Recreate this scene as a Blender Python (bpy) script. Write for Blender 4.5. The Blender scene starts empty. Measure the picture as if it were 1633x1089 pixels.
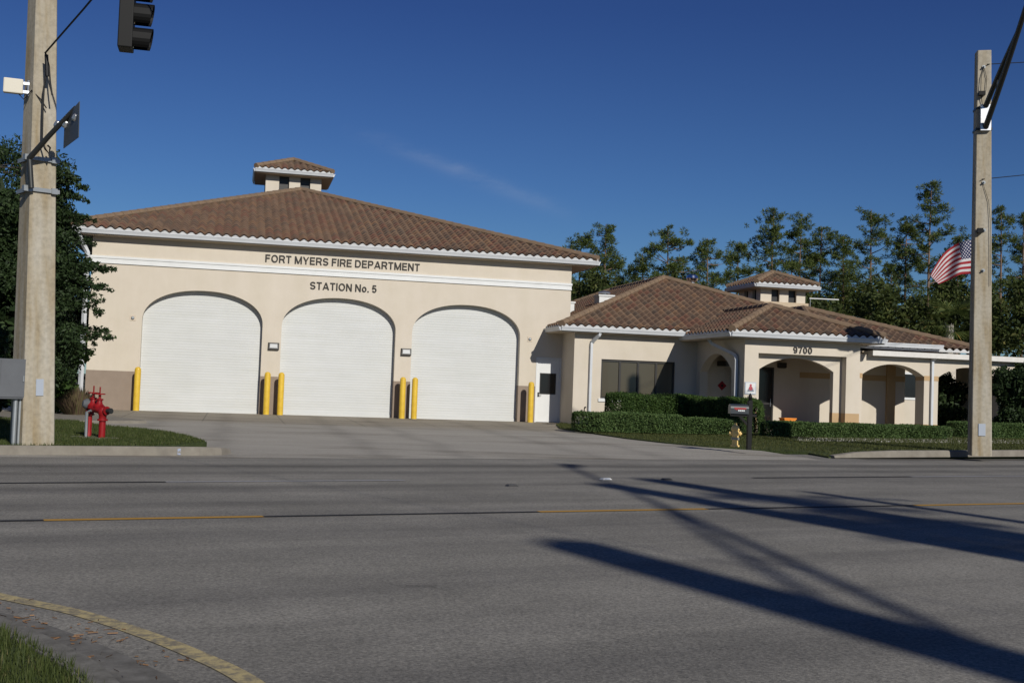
import bpy, bmesh, math, random
import numpy as np
from mathutils import Vector, Matrix
from mathutils.geometry import tessellate_polygon
random.seed(7); RNG = np.random.default_rng(11)
SC = bpy.context.scene; COL = SC.collection
R = math.radians
# ------------------------------------------------------------------ camera
FPX, PITCH, ROLL, HC = 1802.5, 0.041041, 0.036346, 1.30
cam = bpy.data.cameras.new('camera'); co = bpy.data.objects.new('camera', cam); COL.objects.link(co)
cam.sensor_width = 36; cam.lens = FPX/1633*36; cam.clip_start = .1; cam.clip_end = 5000
co.matrix_world = Matrix.Translation((0, 0, HC)) @ Matrix.Rotation(math.pi/2+PITCH, 4, 'X') @ Matrix.Rotation(ROLL, 4, 'Z')
SC.camera = co
# ------------------------------------------------------------------ light
SUN_AZ, SUN_EL = R(297.5), R(28.5)
S = Vector((math.cos(SUN_EL)*math.cos(SUN_AZ), math.cos(SUN_EL)*math.sin(SUN_AZ), math.sin(SUN_EL)))
sl = bpy.data.lights.new('sun', 'SUN'); so = bpy.data.objects.new('sun', sl); COL.objects.link(so)
sl.energy = 4.2; sl.angle = R(0.7); sl.color = (1, .955, .875)
so.rotation_euler = S.to_track_quat('Z', 'Y').to_euler(); so.location = S*60
SC.view_settings.view_transform = 'Standard'; SC.view_settings.look = 'None'; SC.view_settings.gamma = 1
SC.view_settings.exposure = -0.05
W = bpy.data.worlds.new('World'); SC.world = W; W.use_nodes = True
wn, wl = W.node_tree.nodes, W.node_tree.links
bg = wn['Background']; bg.inputs[1].default_value = .062
sky = wn.new('ShaderNodeTexSky'); sky.sky_type = 'NISHITA'; sky.sun_disc = False
sky.sun_elevation = SUN_EL; sky.sun_rotation = math.atan2(S.x, S.y)
sky.air_density = 1.0; sky.dust_density = 0.1; sky.ozone_density = 4.0; sky.altitude = 0
# thin cirrus streak high in the sky
tc = wn.new('ShaderNodeTexCoord')
def wnode(t, **k):
    n = wn.new(t)
    for a, b in k.items(): setattr(n, a, b)
    return n
# streak plane: great circle through two view directions
def cdir(px, py):
    x, y = px-816.5, py-544.5
    cr, sr = math.cos(ROLL), math.sin(ROLL)
    a = x*cr+y*sr; b = -x*sr+y*cr
    return Vector((a/FPX, math.cos(PITCH)+b/FPX*math.sin(PITCH), math.sin(PITCH)-b/FPX*math.cos(PITCH)))
d1, d2 = cdir(540, 200).normalized(), cdir(930, 352).normalized()
ax = (d2-d1).normalized(); nr = d1.cross(d2).normalized(); mid = (d1+d2).normalized()
def dot(v):
    n = wnode('ShaderNodeVectorMath', operation='DOT_PRODUCT'); wl.new(tc.outputs['Generated'], n.inputs[0]); n.inputs[1].default_value = v; return n.outputs['Value']
def m_(op, a, b=None, c=None, clamp=False, nt=W.node_tree):
    n = nt.nodes.new('ShaderNodeMath'); n.operation = op; n.use_clamp = clamp
    for i, v in enumerate((a, b, c)):
        if v is None: continue
        if isinstance(v, (int, float)): n.inputs[i].default_value = v
        else: nt.links.new(v, n.inputs[i])
    return n.outputs[0]
half = (d2-d1).length/2
ta = m_('DIVIDE', dot(ax), half)                       # -1..1 along the streak
ta = m_('SUBTRACT', ta, ax.dot(mid)/half)
nz = wn.new('ShaderNodeTexNoise'); nz.inputs['Scale'].default_value = 16; nz.inputs['Detail'].default_value = 9; nz.inputs['Roughness'].default_value = .65
mp = wn.new('ShaderNodeMapping'); mp.inputs['Scale'].default_value = (1, 1, 2.5); mp.inputs['Rotation'].default_value = (0, R(-24), 0)
wl.new(tc.outputs['Generated'], mp.inputs[0]); wl.new(mp.outputs[0], nz.inputs[0])
tn = m_('ADD', dot(nr), m_('MULTIPLY', m_('SUBTRACT', nz.outputs[0], .5), .014))
tn = m_('DIVIDE', tn, .0065)
g = m_('MULTIPLY', m_('POWER', 2.718, m_('MULTIPLY', m_('MULTIPLY', tn, tn), -1)), m_('SUBTRACT', 1, m_('MULTIPLY', ta, ta), clamp=True))
g = m_('MULTIPLY', g, m_('SUBTRACT', m_('MULTIPLY', nz.outputs[0], 2.6), .85, clamp=True))
g = m_('MULTIPLY', g, .12)
mx = wn.new('ShaderNodeMix'); mx.data_type = 'RGBA'
wb = wn.new('ShaderNodeMix'); wb.data_type = 'RGBA'; wb.blend_type = 'MULTIPLY'; wb.inputs['Factor'].default_value = 1
sxyz = wn.new('ShaderNodeSeparateXYZ'); wl.new(tc.outputs['Generated'], sxyz.inputs[0])
hr = wn.new('ShaderNodeValToRGB'); hr.color_ramp.elements[0].position = .06; hr.color_ramp.elements[1].position = .32
hr.color_ramp.elements[0].color = (.50, .715, .93, 1); hr.color_ramp.elements[1].color = (.295, .43, .785, 1)
x_ = hr.color_ramp.elements.new(.17); x_.color = (.395, .595, .905, 1)
wl.new(sxyz.outputs[2], hr.inputs[0]); wl.new(hr.outputs[0], wb.inputs['B'])   # deep blue overhead, paler towards the horizon
wl.new(sky.outputs[0], wb.inputs['A'])
wl.new(g, mx.inputs['Factor']); wl.new(wb.outputs['Result'], mx.inputs['A']); mx.inputs['B'].default_value = (9, 9.3, 10, 1)
wl.new(mx.outputs['Result'], bg.inputs[0])

# ------------------------------------------------------------------ helpers
def at(px, py, z=0.0):                                 # point of a level surface seen at a pixel of the photograph
    d = cdir(px, py); t = (z-HC)/d.z; return Vector((d.x*t, d.y*t, z))
def far(px, py, Y):                                    # point at a given distance
    d = cdir(px, py); t = Y/d.y; return Vector((d.x*t, Y, HC+d.z*t))
TH = 0.23947829; P0 = Vector((-13.4198, 40.8954, 0))
UU = Vector((math.cos(TH), math.sin(TH), 0)); NN = Vector((math.sin(TH), -math.cos(TH), 0))
def F(s, n, z=0): return P0+UU*s+NN*n+Vector((0, 0, z))

def tag(o, label=None, cat=None, group=None, kind=None):
    if label: o['label'] = label
    if cat: o['category'] = cat
    if group: o['group'] = group
    if kind: o['kind'] = kind
    return o
def thing(name, loc, label, cat, rz=0, group=None):
    o = bpy.data.objects.new(name, None); o.empty_display_size = .2; COL.objects.link(o)
    o.location = loc; o.rotation_euler = (0, 0, rz); return tag(o, label, cat, group)
def copy_tree(o, parent=None):
    c = o.copy(); COL.objects.link(c)
    if parent: c.parent = parent
    for ch in list(o.children): copy_tree(ch, c)
    return c
class MB:
    def __init__(s): s.v = []; s.f = []; s.mi = []; s.m = 0
    def add(s, vs, fs):
        b = len(s.v); s.v += [tuple(v) for v in vs]; s.f += [tuple(i+b for i in f) for f in fs]; s.mi += [s.m]*len(fs); return s
    def box(s, x0, y0, z0, x1, y1, z1, M=None):
        vs = [Vector(p) for p in ((x0,y0,z0),(x1,y0,z0),(x1,y1,z0),(x0,y1,z0),(x0,y0,z1),(x1,y0,z1),(x1,y1,z1),(x0,y1,z1))]
        if M is not None: vs = [M@v for v in vs]
        return s.add(vs, [(0,3,2,1),(4,5,6,7),(0,1,5,4),(1,2,6,5),(2,3,7,6),(3,0,4,7)])
    def quad(s, a, b, c, d): return s.add([a, b, c, d], [(0,1,2,3)])
    def cyl(s, p0, p1, r0, r1=None, n=12, caps=True):
        return s.tube([p0, p1], [r0, r0 if r1 is None else r1], n, caps)
    def tube(s, pts, rad, n=8, caps=True, phase=0):
        pts = [Vector(p) for p in pts]
        if isinstance(rad, (int, float)): rad = [rad]*len(pts)
        b = len(s.v); vs = []; ref = None
        for i, p in enumerate(pts):
            t = (pts[min(i+1, len(pts)-1)]-pts[max(i-1, 0)]).normalized()
            if ref is None: ref = Vector((0,0,1)) if abs(t.z) < .9 else Vector((1,0,0))
            a = t.cross(ref).normalized(); c = a.cross(t).normalized(); ref = c
            for k in range(n):
                an = 2*math.pi*k/n+phase; vs.append(p+(a*math.cos(an)+c*math.sin(an))*rad[i])
        fs = []
        for i in range(len(pts)-1):
            for k in range(n):
                fs.append((i*n+k, i*n+(k+1)%n, (i+1)*n+(k+1)%n, (i+1)*n+k))
        if caps: fs += [tuple(range(n))[::-1], tuple(range((len(pts)-1)*n, len(pts)*n))]
        return s.add(vs, fs)
    def lathe(s, base, prof, n=16, axis=(0,0,1)):       # prof: (radius, height)
        ax = Vector(axis).normalized(); return s.tube_prof(Vector(base), ax, prof, n)
    def tube_prof(s, base, ax, prof, n):
        ref = Vector((1,0,0)) if abs(ax.x) < .9 else Vector((0,1,0))
        a = ax.cross(ref).normalized(); c = ax.cross(a).normalized(); vs = []
        for r, h in prof:
            for k in range(n):
                an = 2*math.pi*k/n; vs.append(base+ax*h+(a*math.cos(an)+c*math.sin(an))*r)
        fs = []
        for i in range(len(prof)-1):
            for k in range(n): fs.append((i*n+k, i*n+(k+1)%n, (i+1)*n+(k+1)%n, (i+1)*n+k))
        fs += [tuple(range(n))[::-1], tuple(range((len(prof)-1)*n, len(prof)*n))]
        return s.add(vs, fs)
    def wall(s, outer, holes, fm, w0, w1):              # flat panel with openings, given thickness; fm(u,v,w)->point
        loops = [outer]+holes; flat = [p for l in loops for p in l]
        tris = tessellate_polygon([[Vector((p[0], p[1], 0)) for p in l] for l in loops])
        N = len(flat)
        s.add([fm(p[0], p[1], w0) for p in flat]+[fm(p[0], p[1], w1) for p in flat],
              [tuple(t) for t in tris]+[tuple(i+N for i in t[::-1]) for t in tris])
        b = len(s.v)-2*N; o = 0
        for l in loops:
            m = len(l)
            for i in range(m):
                j = (i+1) % m; s.f.append((b+o+i, b+o+j, b+N+o+j, b+N+o+i)); s.mi.append(s.m)
            o += m
        return s
    def build(s, name, mat, parent=None, smooth=False, bevel=0):
        me = bpy.data.meshes.new(name); me.from_pydata(s.v, [], s.f)
        mats = mat if isinstance(mat, (list, tuple)) else [mat]
        for m in mats: me.materials.append(m)
        if len(mats) > 1: me.polygons.foreach_set('material_index', s.mi)
        bm = bmesh.new(); bm.from_mesh(me); bmesh.ops.recalc_face_normals(bm, faces=bm.faces)
        if bevel: 
            bmesh.ops.remove_doubles(bm, verts=bm.verts, dist=1e-5)
            bmesh.ops.bevel(bm, geom=[e for e in bm.edges if len(e.link_faces) == 2 and e.calc_face_angle(0) > .6], offset=bevel, segments=2, affect='EDGES', profile=.6)
        bm.to_mesh(me); bm.free()
        if smooth:
            me.polygons.foreach_set('use_smooth', [True]*len(me.polygons))
            try: me.set_sharp_from_angle(angle=R(40))
            except Exception: pass
        o = bpy.data.objects.new(name, me); COL.objects.link(o)
        if parent: o.parent = parent
        return o
def np_mesh(name, V, nf, k, mat, parent=None):          # V: (nf*k,3) separate k-gons
    me = bpy.data.meshes.new(name); me.vertices.add(len(V)); me.vertices.foreach_set('co', np.asarray(V, dtype=np.float32).ravel())
    me.loops.add(nf*k); me.loops.foreach_set('vertex_index', np.arange(nf*k, dtype=np.int32))
    me.polygons.add(nf); me.polygons.foreach_set('loop_start', np.arange(0, nf*k, k, dtype=np.int32))
    try: me.polygons.foreach_set('loop_total', np.full(nf, k, dtype=np.int32))
    except Exception: pass
    me.materials.append(mat); me.update(calc_edges=True)
    o = bpy.data.objects.new(name, me); COL.objects.link(o)
    if parent: o.parent = parent
    return o
# ------------------------------------------------------------------ materials
def mat(name, col, rough=.7, metal=0, noise=None, bump=None, col2=None, spec=.3, coat=0):
    m = bpy.data.materials.new(name); m.use_nodes = True; nt = m.node_tree; n = nt.nodes; L = nt.links
    b = n['Principled BSDF']; b.inputs['Roughness'].default_value = rough; b.inputs['Metallic'].default_value = metal
    b.inputs['Specular IOR Level'].default_value = spec; b.inputs['Coat Weight'].default_value = coat
    b.inputs['Base Color'].default_value = (*col, 1)
    tcn = n.new('ShaderNodeTexCoord')
    if noise:
        t = n.new('ShaderNodeTexNoise'); t.inputs['Scale'].default_value = noise; t.inputs['Detail'].default_value = 8; t.inputs['Roughness'].default_value = .65
        L.new(tcn.outputs['Object'], t.inputs[0])
        r = n.new('ShaderNodeValToRGB'); r.color_ramp.elements[0].position = .3; r.color_ramp.elements[1].position = .72
        r.color_ramp.elements[0].color = (*col, 1); r.color_ramp.elements[1].color = (*(col2 or [c*1.15 for c in col]), 1)
        L.new(t.outputs[0], r.inputs[0]); L.new(r.outputs[0], b.inputs['Base Color'])
    if bump:
        t = n.new('ShaderNodeTexNoise'); t.inputs['Scale'].default_value = bump[0]; t.inputs['Detail'].default_value = 4
        L.new(tcn.outputs['Object'], t.inputs[0])
        u = n.new('ShaderNodeBump'); u.inputs['Strength'].default_value = bump[1]; u.inputs['Distance'].default_value = bump[2]
        L.new(t.outputs[0], u.inputs['Height']); L.new(u.outputs[0], b.inputs['Normal'])
    return m
def leafmat(name, c1, c2, c3=None, trans=.25, rough=.6):
    m = bpy.data.materials.new(name); m.use_nodes = True; nt = m.node_tree; n = nt.nodes; L = nt.links
    b = n['Principled BSDF']; b.inputs['Roughness'].default_value = rough; b.inputs['Specular IOR Level'].default_value = .2
    ge = n.new('ShaderNodeNewGeometry'); r = n.new('ShaderNodeValToRGB')
    r.color_ramp.elements[0].color = (*c1, 1); r.color_ramp.elements[1].color = (*c2, 1)
    if c3: e = r.color_ramp.elements.new(.93); e.color = (*c2, 1); r.color_ramp.elements[2].color = (*c3, 1)
    L.new(ge.outputs['Random Per Island'], r.inputs[0]); L.new(r.outputs[0], b.inputs['Base Color'])
    t = n.new('ShaderNodeBsdfTranslucent'); L.new(r.outputs[0], t.inputs[0])
    x = n.new('ShaderNodeMixShader'); x.inputs[0].default_value = trans
    L.new(b.outputs[0], x.inputs[1]); L.new(t.outputs[0], x.inputs[2]); L.new(x.outputs[0], n['Material Output'].inputs[0])
    return m
M = {}
M['stucco'] = mat('cream_stucco', (.555,.495,.41), .9, noise=1.2, col2=(.60,.54,.455), bump=(60,.25,.01))
def streaks(m, lo, hi, scale):
    nt = m.node_tree; n = nt.nodes; L = nt.links; b = n['Principled BSDF']; src = b.inputs['Base Color'].links[0].from_socket
    t = n.new('ShaderNodeTexCoord'); mp = n.new('ShaderNodeMapping'); mp.inputs['Scale'].default_value = scale; L.new(t.outputs['Object'], mp.inputs[0])
    a = n.new('ShaderNodeTexNoise'); a.inputs['Scale'].default_value = 1.5; a.inputs['Detail'].default_value = 7; a.inputs['Roughness'].default_value = .7; L.new(mp.outputs[0], a.inputs[0])
    r = n.new('ShaderNodeValToRGB'); r.color_ramp.elements[0].position = .3; r.color_ramp.elements[0].color = (lo, lo, lo*.97, 1); r.color_ramp.elements[1].position = .62; r.color_ramp.elements[1].color = (hi, hi, hi, 1)
    L.new(a.outputs[0], r.inputs[0]); x = n.new('ShaderNodeMix'); x.data_type = 'RGBA'; x.blend_type = 'MULTIPLY'; x.inputs['Factor'].default_value = 1
    L.new(src, x.inputs['A']); L.new(r.outputs[0], x.inputs['B']); L.new(x.outputs['Result'], b.inputs['Base Color'])
streaks(M['stucco'], .955, 1.01, (.9, .9, .16))
M['soffit'] = mat('beige_soffit', (.44,.37,.28), .9, noise=2)
M['base'] = mat('brown_base_paint', (.235,.185,.145), .85, noise=3, col2=(.27,.215,.17), bump=(60,.2,.01))
M['tan'] = mat('tan_paint', (.42,.29,.16), .85, noise=3, bump=(60,.2,.01))
M['white'] = mat('white_paint', (.62,.63,.62), .5, noise=2.5, col2=(.68,.69,.68))
M['gutter'] = mat('white_gutter', (.52,.54,.56), .45, noise=1.5, col2=(.60,.62,.64))
M['mortar'] = mat('grey_white_mortar', (.40,.40,.39), .8, noise=9, col2=(.56,.56,.55))
M['shutter'] = mat('white_shutter', (.53,.54,.53), .6, noise=.8, col2=(.575,.585,.575)); streaks(M['shutter'], .95, 1.02, (.25, .25, 3))
M['fascia'] = mat('stained_fascia', (.58,.56,.52), .8, noise=5, col2=(.70,.68,.64))
M['bronze'] = mat('dark_bronze_frame', (.018,.016,.014), .4, spec=.5)
M['dark'] = mat('dark_glass', (.012,.012,.013), .12, spec=.5)
M['blind'] = mat('beige_blind_behind_glass', (.072,.062,.042), .22, spec=.5, coat=.3)
M['letter'] = mat('dark_bronze_letters', (.03,.027,.024), .6)
M['yellow'] = mat('yellow_bollard_paint', (.56,.35,.03), .5, noise=5, col2=(.72,.49,.05), coat=.05)
M['red'] = mat('red_hydrant_paint', (.19,.006,.008), .5, noise=8, col2=(.31,.010,.012), coat=.1)
M['hyd'] = mat('pale_yellow_hydrant_paint', (.80,.56,.20), .5, noise=7, col2=(.84,.62,.26))
M['chrome'] = mat('weathered_aluminium', (.55,.56,.57), .35, metal=.9)
M['galv'] = mat('galvanised_steel', (.30,.32,.33), .5, metal=.6, noise=8)
M['pipe'] = mat('dark_steel_tube', (.05,.052,.05), .45, metal=.5)
M['black'] = mat('black_paint', (.007,.007,.007), .55, spec=.2)
M['cable'] = mat('black_cable', (.01,.01,.01), .6)
M['box'] = mat('grey_cabinet_paint', (.105,.11,.118), .5, noise=3, col2=(.13,.137,.146))
M['plate'] = mat('silver_plate', (.42,.46,.52), .4, metal=.2)
M['orange'] = mat('orange_plastic', (.75,.24,.02), .5)
M['bark'] = mat('pine_bark', (.13,.085,.06), .9, noise=6, col2=(.22,.15,.11))
M['oakbark'] = mat('oak_bark', (.05,.042,.035), .9, noise=6, col2=(.09,.075,.06))
M['kerb'] = mat('kerb_concrete', (.17,.152,.125), .9, noise=3, col2=(.25,.228,.19), bump=(40,.3,.01))
M['gravel'] = mat('white_gravel', (.45,.43,.40), .9, noise=25, col2=(.7,.68,.64), bump=(30,.8,.03))
M['forest'] = mat('forest_floor', (.03,.035,.015), .95, noise=.3, col2=(.06,.055,.03))
M['pine'] = leafmat('pine_needles', (.042,.070,.016), (.12,.150,.038), (.21,.21,.07))
M['oak'] = leafmat('oak_leaves', (.014,.026,.009), (.034,.058,.019), (.06,.09,.03), trans=.12)
M['wood'] = leafmat('understory_leaves', (.026,.040,.010), (.075,.095,.025), (.17,.15,.05))
M['hedge'] = leafmat('hedge_leaves', (.03,.065,.015), (.075,.125,.03), (.11,.17,.045))
M['lowhedge'] = leafmat('low_hedge_leaves', (.045,.085,.025), (.105,.16,.05), (.16,.22,.075))
M['grassblade'] = leafmat('grass_blades', (.045,.066,.016), (.085,.105,.03), (.17,.15,.07), trans=.3)
M['oliveblade'] = leafmat('olive_lawn_blades', (.05,.062,.016), (.092,.102,.03), (.16,.14,.065), trans=.3)
M['purple'] = leafmat('purple_grass_blades', (.10,.06,.05), (.17,.14,.07), (.12,.15,.05))
M['palm'] = leafmat('palm_leaves', (.04,.065,.015), (.10,.12,.03), (.28,.2,.05))
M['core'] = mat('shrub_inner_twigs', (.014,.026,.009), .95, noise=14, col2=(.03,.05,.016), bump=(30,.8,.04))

def concrete_pole_mat():
    m = mat('aged_concrete', (.42,.37,.28), .9, bump=(50,.25,.01)); nt = m.node_tree; n = nt.nodes; L = nt.links; b = n['Principled BSDF']
    t = n.new('ShaderNodeTexCoord'); mp = n.new('ShaderNodeMapping'); mp.inputs['Scale'].default_value = (3, 3, .35); L.new(t.outputs['Object'], mp.inputs[0])
    a = n.new('ShaderNodeTexNoise'); a.inputs['Scale'].default_value = 1.6; a.inputs['Detail'].default_value = 8; L.new(mp.outputs[0], a.inputs[0])
    r = n.new('ShaderNodeValToRGB'); e = r.color_ramp.elements
    e[0].position = .33; e[0].color = (.29,.225,.13,1); e[1].position = .68; e[1].color = (.43,.395,.325,1)
    x = e.new(.5); x.color = (.37,.325,.245,1)
    L.new(a.outputs[0], r.inputs[0])
    c = n.new('ShaderNodeTexNoise'); c.inputs['Scale'].default_value = 14; c.inputs['Detail'].default_value = 6; L.new(t.outputs['Object'], c.inputs[0])
    mm = n.new('ShaderNodeMix'); mm.data_type = 'RGBA'; mm.blend_type = 'MULTIPLY'; mm.inputs['Factor'].default_value = .5
    r2 = n.new('ShaderNodeValToRGB'); r2.color_ramp.elements[0].position = .3; r2.color_ramp.elements[0].color = (.6,.6,.6,1); r2.color_ramp.elements[1].position = .6
    L.new(c.outputs[0], r2.inputs[0]); L.new(r.outputs[0], mm.inputs['A']); L.new(r2.outputs[0], mm.inputs['B']); L.new(mm.outputs['Result'], b.inputs['Base Color'])
    return m
M['concrete'] = concrete_pole_mat()

def tile_mat():
    m = bpy.data.materials.new('barrel_roof_tiles'); m.use_nodes = True; nt = m.node_tree; n = nt.nodes; L = nt.links; b = n['Principled BSDF']
    b.inputs['Roughness'].default_value = .85; b.inputs['Specular IOR Level'].default_value = .2
    uv = n.new('ShaderNodeUVMap'); fl = n.new('ShaderNodeVectorMath'); fl.operation = 'FLOOR'; L.new(uv.outputs[0], fl.inputs[0])
    w = n.new('ShaderNodeTexWhiteNoise'); w.noise_dimensions = '2D'; L.new(fl.outputs[0], w.inputs['Vector'])
    r = n.new('ShaderNodeValToRGB'); r.color_ramp.interpolation = 'CONSTANT'; e = r.color_ramp.elements
    cols = [(0,(.145,.097,.070)),(.22,(.172,.115,.080)),(.46,(.168,.090,.064)),(.58,(.188,.128,.089)),(.72,(.172,.094,.066)),(.80,(.128,.094,.071)),(.91,(.20,.124,.078))]
    e[0].color = (*cols[0][1], 1); e[1].position = cols[1][0]; e[1].color = (*cols[1][1], 1)
    for p, c in cols[2:]: x = e.new(p); x.color = (*c, 1)
    L.new(w.outputs['Value'], r.inputs[0])
    t = n.new('ShaderNodeTexCoord'); a = n.new('ShaderNodeTexNoise'); a.inputs['Scale'].default_value = 2.2; a.inputs['Detail'].default_value = 9; a.inputs['Roughness'].default_value = .7
    L.new(t.outputs['Object'], a.inputs[0])
    r2 = n.new('ShaderNodeValToRGB'); r2.color_ramp.elements[0].position = .3; r2.color_ramp.elements[0].color = (.62,.62,.64,1); r2.color_ramp.elements[1].position = .7; r2.color_ramp.elements[1].color = (1.12,1.08,1,1)
    L.new(a.outputs[0], r2.inputs[0])
    mm = n.new('ShaderNodeMix'); mm.data_type = 'RGBA'; mm.blend_type = 'MULTIPLY'; mm.inputs['Factor'].default_value = 1
    L.new(r.outputs[0], mm.inputs['A']); L.new(r2.outputs[0], mm.inputs['B']); L.new(mm.outputs['Result'], b.inputs['Base Color'])
    return m
M['tile'] = tile_mat()
M['cap'] = mat('ridge_cap_tiles', (.16,.115,.078), .85, noise=4, col2=(.235,.16,.10))

ROADDIR = math.radians(27.5)
def asphalt():
    m = bpy.data.materials.new('worn_asphalt'); m.use_nodes = True; nt = m.node_tree; n = nt.nodes; L = nt.links; b = n['Principled BSDF']
    b.inputs['Roughness'].default_value = .85; b.inputs['Specular IOR Level'].default_value = .25
    t = n.new('ShaderNodeTexCoord')
    def noise(scale, det, mapping=None, rough=.6):
        a = n.new('ShaderNodeTexNoise'); a.inputs['Scale'].default_value = scale; a.inputs['Detail'].default_value = det; a.inputs['Roughness'].default_value = rough
        if mapping:
            mp = n.new('ShaderNodeMapping'); mp.vector_type = 'POINT'; mp.inputs['Rotation'].default_value = (0, 0, -ROADDIR); 
            m2 = n.new('ShaderNodeMapping'); m2.inputs['Scale'].default_value = mapping
            L.new(t.outputs['Object'], mp.inputs[0]); L.new(mp.outputs[0], m2.inputs[0]); L.new(m2.outputs[0], a.inputs[0])
        else: L.new(t.outputs['Object'], a.inputs[0])
        return a.outputs[0]
    def ramp(v, p0, c0, p1, c1):
        r = n.new('ShaderNodeValToRGB'); r.color_ramp.elements[0].position = p0; r.color_ramp.elements[1].position = p1
        r.color_ramp.elements[0].color = (*c0, 1); r.color_ramp.elements[1].color = (*c1, 1); L.new(v, r.inputs[0]); return r.outputs[0]
    def mul(a, c, f=1):
        x = n.new('ShaderNodeMix'); x.data_type = 'RGBA'; x.blend_type = 'MULTIPLY'; x.inputs['Factor'].default_value = f; L.new(a, x.inputs['A']); L.new(c, x.inputs['B']); return x.outputs['Result']
    base = ramp(noise(.35, 6), .3, (.19,.181,.161), .7, (.24,.228,.204))
    streak = ramp(noise(1, 5, (.05, 1.1, 1)), .34, (.74,.74,.75), .6, (1.06,1.06,1.05))
    fine = ramp(noise(42, 4, rough=.8), .33, (.52,.52,.52), .68, (1.5,1.49,1.46))
    spk = n.new('ShaderNodeTexVoronoi'); spk.inputs['Scale'].default_value = 26; L.new(t.outputs['Object'], spk.inputs[0])
    sp2 = ramp(spk.outputs['Distance'], .05, (1.9,1.85,1.75), .16, (1,1,1))
    scr = ramp(noise(1.0, 8, (2.2, 9, 1), .75), .66, (1,1,1), .76, (1.35,1.33,1.28))
    c = mul(mul(mul(mul(base, streak), fine), sp2, .6), scr, .7)
    vo = n.new('ShaderNodeTexVoronoi'); vo.feature = 'DISTANCE_TO_EDGE'; vo.inputs['Scale'].default_value = .42
    nzv = n.new('ShaderNodeTexNoise'); nzv.inputs['Scale'].default_value = 1.3; nzv.inputs['Detail'].default_value = 6; L.new(t.outputs['Object'], nzv.inputs[0])
    va = n.new('ShaderNodeVectorMath'); va.operation = 'MULTIPLY_ADD'; L.new(nzv.outputs['Color'], va.inputs[0]); va.inputs[1].default_value = (1.6,1.6,0); L.new(t.outputs['Object'], va.inputs[2]); L.new(va.outputs[0], vo.inputs['Vector'])
    crack = ramp(vo.outputs['Distance'], .0015, (.55,.55,.56), .006, (1,1,1)); cm_ = ramp(noise(.22, 3), .56, (0,0,0), .62, (1,1,1))
    xk = n.new('ShaderNodeMix'); xk.data_type = 'RGBA'; xk.blend_type = 'MULTIPLY'; L.new(cm_, xk.inputs['Factor']); L.new(c, xk.inputs['A']); L.new(crack, xk.inputs['B']); c = xk.outputs['Result']
    c = mul(c, ramp(noise(.55, 5, None, .7), .34, (.86,.86,.86), .62, (1.05,1.05,1.05)))
    # tyre bands: two darker lanes near the far kerb
    mp = n.new('ShaderNodeMapping'); mp.inputs['Rotation'].default_value = (0, 0, -ROADDIR); L.new(t.outputs['Object'], mp.inputs[0])
    sx = n.new('ShaderNodeSeparateXYZ'); L.new(mp.outputs[0], sx.inputs[0]); y = sx.outputs[1]
    wob = m_('MULTIPLY', m_('SUBTRACT', noise(.25, 3), .5, nt=nt), .5, nt=nt); y = m_('ADD', y, wob, nt=nt)
    tot = None
    for q, w_, k in ((18.6, .38, .42), (17.3, .30, .26), (15.1, .3, .18), (12.9, .25, .16)):
        d = m_('DIVIDE', m_('SUBTRACT', y, q, nt=nt), w_, nt=nt); d = m_('MULTIPLY', m_('POWER', 2.718, m_('MULTIPLY', m_('MULTIPLY', d, d, nt=nt), -1, nt=nt), nt=nt), k, nt=nt)
        tot = d if tot is None else m_('ADD', tot, d, nt=nt)
    inv = m_('SUBTRACT', 1, tot, nt=nt); cc = n.new('ShaderNodeCombineColor')
    for i in range(3): L.new(inv, cc.inputs[i])
    c = mul(c, cc.outputs[0])
    L.new(c, b.inputs['Base Color'])
    u = n.new('ShaderNodeBump'); u.inputs['Strength'].default_value = .5; u.inputs['Distance'].default_value = .008
    L.new(noise(60, 3), u.inputs['Height']); L.new(u.outputs[0], b.inputs['Normal'])
    return m
M['asphalt'] = asphalt()
def worn_paint(name, col, wear=.5, dark=(.09,.085,.075), scale=30):
    m = mat(name, col, .8); nt = m.node_tree; n = nt.nodes; L = nt.links; b = n['Principled BSDF']
    t = n.new('ShaderNodeTexCoord'); a = n.new('ShaderNodeTexNoise'); a.inputs['Scale'].default_value = scale; a.inputs['Detail'].default_value = 8; a.inputs['Roughness'].default_value = .75
    L.new(t.outputs['Object'], a.inputs[0]); r = n.new('ShaderNodeValToRGB'); r.color_ramp.elements[0].position = wear-.08; r.color_ramp.elements[1].position = wear+.08
    r.color_ramp.elements[0].color = (*dark, 1); r.color_ramp.elements[1].color = (*col, 1); L.new(a.outputs[0], r.inputs[0]); L.new(r.outputs[0], b.inputs['Base Color']); return m
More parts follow.
